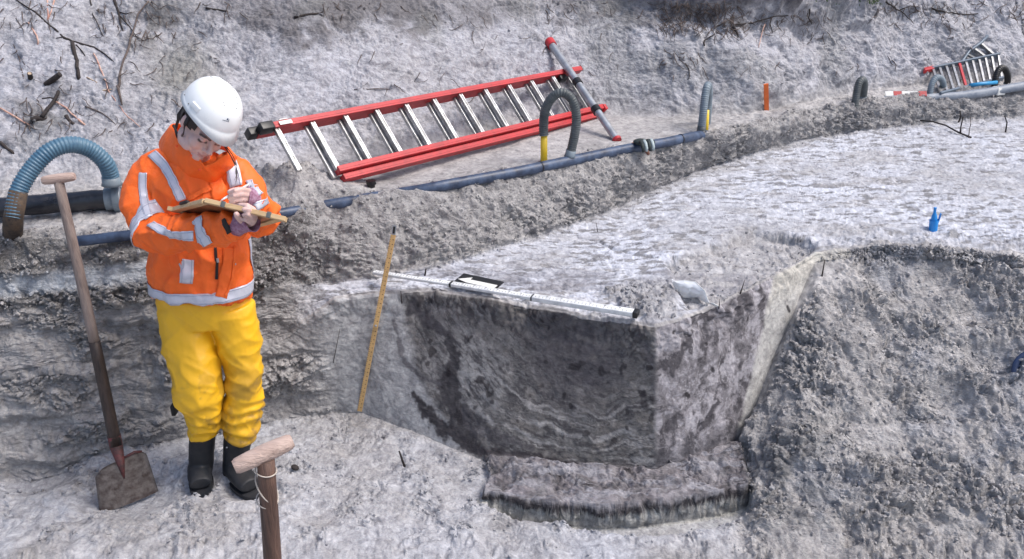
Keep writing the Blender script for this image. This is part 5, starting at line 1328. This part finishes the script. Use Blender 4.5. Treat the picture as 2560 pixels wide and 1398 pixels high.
# sleeve ends: velcro tab, knitted purple wrist warmers
c0, c1 = Py(586, 568, 2.605), Py(530, 585, 2.655); ax = (c0 - c1).normalized()
MB().tube([c0 - ax * .012, c0 + ax * .004, c0 + ax * .003], [.0455, .046, .034], 24).build("cuff", M_ORJ, jac, auto=50)
h_ = surf_px(572, 566)
if h_: ribbon("velcro_tab", px_path([(560, 548), (566, 566), (574, 582)], 4), .016, M_DARK, jac, lift=.004)
def knit(pts, rad, name="wrist_warmer"):
    b_ = MB(); b_.tube([Py(*a) for a in pts], rad, 24, caps=False); o = b_.build(name, M_KNIT, per)
    so = o.modifiers.new("t", 'SOLIDIFY'); so.thickness = .003; so.offset = 1; return o
knit([(588, 566, 2.60), (600, 560, 2.59), (612, 556, 2.585), (622, 553, 2.58), (632, 551, 2.575)], [.032, .030, .0285, .031, .0345])
knit([(640, 506, 2.695), (630, 497, 2.675), (620, 493, 2.665), (613, 492, 2.66)], [.034, .030, .030, .0335])
c0, c1 = Py(632, 496, 2.675), Py(640, 507, 2.70); ax = (c0 - c1).normalized()
MB().tube([c0 - ax * .01, c0 + ax * .004, c0 + ax * .003], [.040, .040, .030], 24).build("cuff", M_ORJ, jac, auto=50)

# --- trousers
T = MB()
tub(T, [(508, 725, 2.93, (.165, .118)), (510, 765, 2.93, (.168, .122)), (514, 800, 2.925, (.150, .115))], 32)
tub(T, [(462, 770, 2.92, .100), (470, 830, 2.895, .098), (480, 890, 2.86, .094), (490, 945, 2.825, .092), (496, 985, 2.815, .088), (500, 1015, 2.825, .074), (505, 1045, 2.84, .061), (508, 1068, 2.85, .056), (508, 1084, 2.85, .054)], 26)
tub(T, [(572, 770, 2.92, .094), (592, 825, 2.905, .084), (605, 890, 2.885, .072), (611, 940, 2.87, .066), (609, 985, 2.87, .062), (604, 1020, 2.87, .066), (602, 1050, 2.87, .065), (600, 1078, 2.87, .060), (598, 1096, 2.87, .057)], 26)
me = remesh(T, .0055, 5, .5)
c_ = get_co(me)
kz = lambda c_: .6 + .5 * np.exp(-((c_[:, 2] - .50) / .10) ** 2) + .9 * np.exp(-((c_[:, 2] - .31) / .09) ** 2)
rotm = np.array([[.8, 0, -.6], [0, 1, 0], [.6, 0, .8]], np.float32)
def folds_r(me, f1, amp, seed, st, mask, M_):
    c_ = get_co(me); set_co(me, c_ @ M_); folds(me, f1, amp, seed, st, lambda q_: mask(q_ @ M_.T)); set_co(me, get_co(me) @ M_.T)
folds_r(me, 5.2, .0085, 800, (.8, 1, 1.6), kz, rotm); folds_r(me, 9, .0045, 830, (.7, 1, 2.0), kz, rotm.T)
# bunched rings above the boots
c_ = get_co(me); n3 = get_no(me); leftleg = c_[:, 0] > -1.14
rip = np.sin((c_[:, 2] + .25 * (c_[:, 0] + 1.05) + .02 * perlin(c_ * 12, 5)) * 2 * math.pi / .055)
amp = np.where(leftleg, .0065, .0025) * sstep(.38, .30, c_[:, 2]) * sstep(.15, .20, c_[:, 2])
set_co(me, c_ + n3 * (rip * amp)[:, None])
c_ = get_co(me); tt = np.tile(np.array([.85, .47, .013], np.float32), (len(c_), 1))
dirt = sstep(.05, .45, fbm(c_, 9, 4, .6, seed=850) + np.where(leftleg, .25, -.2)) * sstep(.62, .42, c_[:, 2]) * .55 + sstep(.2, .6, fbm(c_, 22, 3, .6, seed=851)) * sstep(.4, .25, c_[:, 2]) * .5 * leftleg
tt = tt * (1 - dirt[:, None]) + np.array([.30, .17, .03], np.float32) * dirt[:, None]; set_col(me, tt)
M_YEL2 = mat("yellow_rainwear", (.85, .47, .013), .42, attr="tint", noise=.08, nscale=5, bump=.12, bscale=40)
tro = link_mesh("trousers", me, M_YEL2, per)
b = MB()
# --- rubber boots
def boot(sh, toe, heel, nm):
    b_ = MB(); tub(b_, sh, 22); a, h_ = Py(*toe), Py(*heel); a.z = .040; h_.z = .045
    b_.tube([h_, h_.lerp(a, .3), h_.lerp(a, .65), a], [(.040, .042), (.044, .046), (.036, .047), (.026, .040)], 18, up=(0, 0, 1))
    m2 = remesh(b_, .0045, 5, .6); cc_ = get_co(m2); cc_[:, 2] = np.maximum(cc_[:, 2], .004)
    nn_ = get_no(m2); cc_ += nn_ * (.0022 * perlin(cc_ * 24, 900))[:, None]; set_co(m2, cc_)
    o = link_mesh("boot", m2, M_BOOT, per)
    # sole
    dr = (a - h_).normalized(); sd_ = dr.cross(Vector((0, 0, 1))).normalized(); V = []; n = 30
    for zz_ in (.0, .018):
        for k in range(n):
            t_ = 2 * math.pi * k / n; q_ = h_.lerp(a, .5) + dr * (math.cos(t_) * ((a - h_).length / 2 + .043)) + sd_ * (math.sin(t_) * (.047 - .006 * (math.cos(t_) < -.2))); q_.z = zz_ - .006; V.append(q_)
    F = [(k, (k + 1) % n, n + (k + 1) % n, n + k) for k in range(n)] + [tuple(range(n, 2 * n)), tuple(range(n - 1, -1, -1))]
    MB().add(V, F).build("sole", M_BOOT, o, auto=50)
    return o
boot([(507, 1072, 2.85, .050), (505, 1110, 2.86, .050), (503, 1150, 2.86, .047), (502, 1180, 2.86, .045)], (500, 1205, 2.755), (503, 1190, 2.875), "r")
b2 = boot([(597, 1080, 2.87, .053), (592, 1115, 2.87, .053), (588, 1155, 2.87, .049), (586, 1185, 2.87, .046)], (628, 1225, 2.745), (588, 1200, 2.86), "l")
MB().sphere(Py(567, 1119, 2.823), .004, .003, .004, None, 8, 6).build("boot_stud", M_GALV, b2)
MB().box(Py(436, 1022, 2.93), .008, .02, .022, None, .003).build("knee_strap", M_DARK, tro)

# --- drawing board and pencil
A_, B_, C_, D_ = Py(424, 524, 2.79), Py(511, 500, 2.555), Py(713, 547, 2.50), Py(640, 566, 2.745)
t = empty("drawing_board", (A_ + B_ + C_ + D_) / 4, "wooden drawing board with pale frame held in the person's hand", "drawing board")
nb_ = (B_ - A_).cross(D_ - A_).normalized()
if nb_.z < 0: nb_ = -nb_
def slab(p4, th_, m, nm, par, sm=False):
    V = [q_ + nb_ * th_ for q_ in p4] + [q_ - nb_ * th_ for q_ in p4]
    o = MB().add(V, [(0, 1, 2, 3), (7, 6, 5, 4)] + [(i, 4 + i, 4 + (i + 1) % 4, (i + 1) % 4) for i in range(4)]).build(nm, m, par, smooth=False)
    bv = o.modifiers.new("b", 'BEVEL'); bv.width = .0015; bv.segments = 2; return o
cen = (A_ + B_ + C_ + D_) / 4
ins = lambda q_, f: q_.lerp(cen, f)
slab([ins(q_, .04) for q_ in (A_, B_, C_, D_)], .003, M_BPLY, "board_panel", t)
def batten(p, q_, w1, nm="frame_batten"):
    d_ = (q_ - p).normalized(); sd_ = nb_.cross(d_).normalized()
    if (cen - p).dot(sd_) < 0: sd_ = -sd_
    slab([p, q_, q_ + sd_ * w1, p + sd_ * w1], .0075, M_BWOOD, nm, t)
batten(B_, C_, .020); batten(A_.lerp(D_, .0), D_, .020); batten(A_ + (B_ - A_).normalized() * .021, B_ - (B_ - A_).normalized() * .021, .020); batten(D_ + (C_ - D_).normalized() * .021, C_ - (C_ - D_).normalized() * .021, .020)
for f in (.235, .80):
    c = B_.lerp(C_, f); d_ = (C_ - B_).normalized(); sd_ = nb_.cross(d_)
    MB().box(c + sd_ * (.0 if sd_.dot(cen - c) > 0 else 0), .0065, .004, .0095, Matrix((d_, sd_, nb_)).transposed(), .0008).build("clamp", M_TAPE, t)
c = A_.lerp(B_, .42) + nb_ * .010; d_ = (B_ - A_).normalized()
MB().beam(c - d_ * .035, c + d_ * .035, nb_, .005, .006, .002).build("clip", M_DARK, t)
b = MB(); pp = [q_ + nb_ * .0042 for q_ in (ins(A_, .16), ins(B_, .16), ins(C_, .16), ins(D_, .16))]
b.add(pp, [(0, 1, 2, 3)]); sh = b.build("paper_sheet", M_CREAM, t, smooth=False); so = sh.modifiers.new("t", 'SOLIDIFY'); so.thickness = .0004
p0, p1 = Py(551, 502, 2.60), Py(622, 461, 2.66); pd = (p1 - p0).normalized(); L_ = (p1 - p0).length
t = empty("pencil", p0, "white and dark pencil held in the person's writing hand above the board", "pencil")
MB().tube([p0 + pd * (L_ * .28), p0 + pd * (L_ * .62)], .0042, 10).build("dark_grip", M_PEND, t, auto=40)
MB().tube([p0, p0 + pd * .012, p0 + pd * (L_ * .28)], [.0008, .0034, .004], 10).build("pencil_tip", M_PENW, t)
MB().tube([p0 + pd * (L_ * .62), p1], .0036, 10).build("pencil_shaft", M_PENW, t, auto=40)
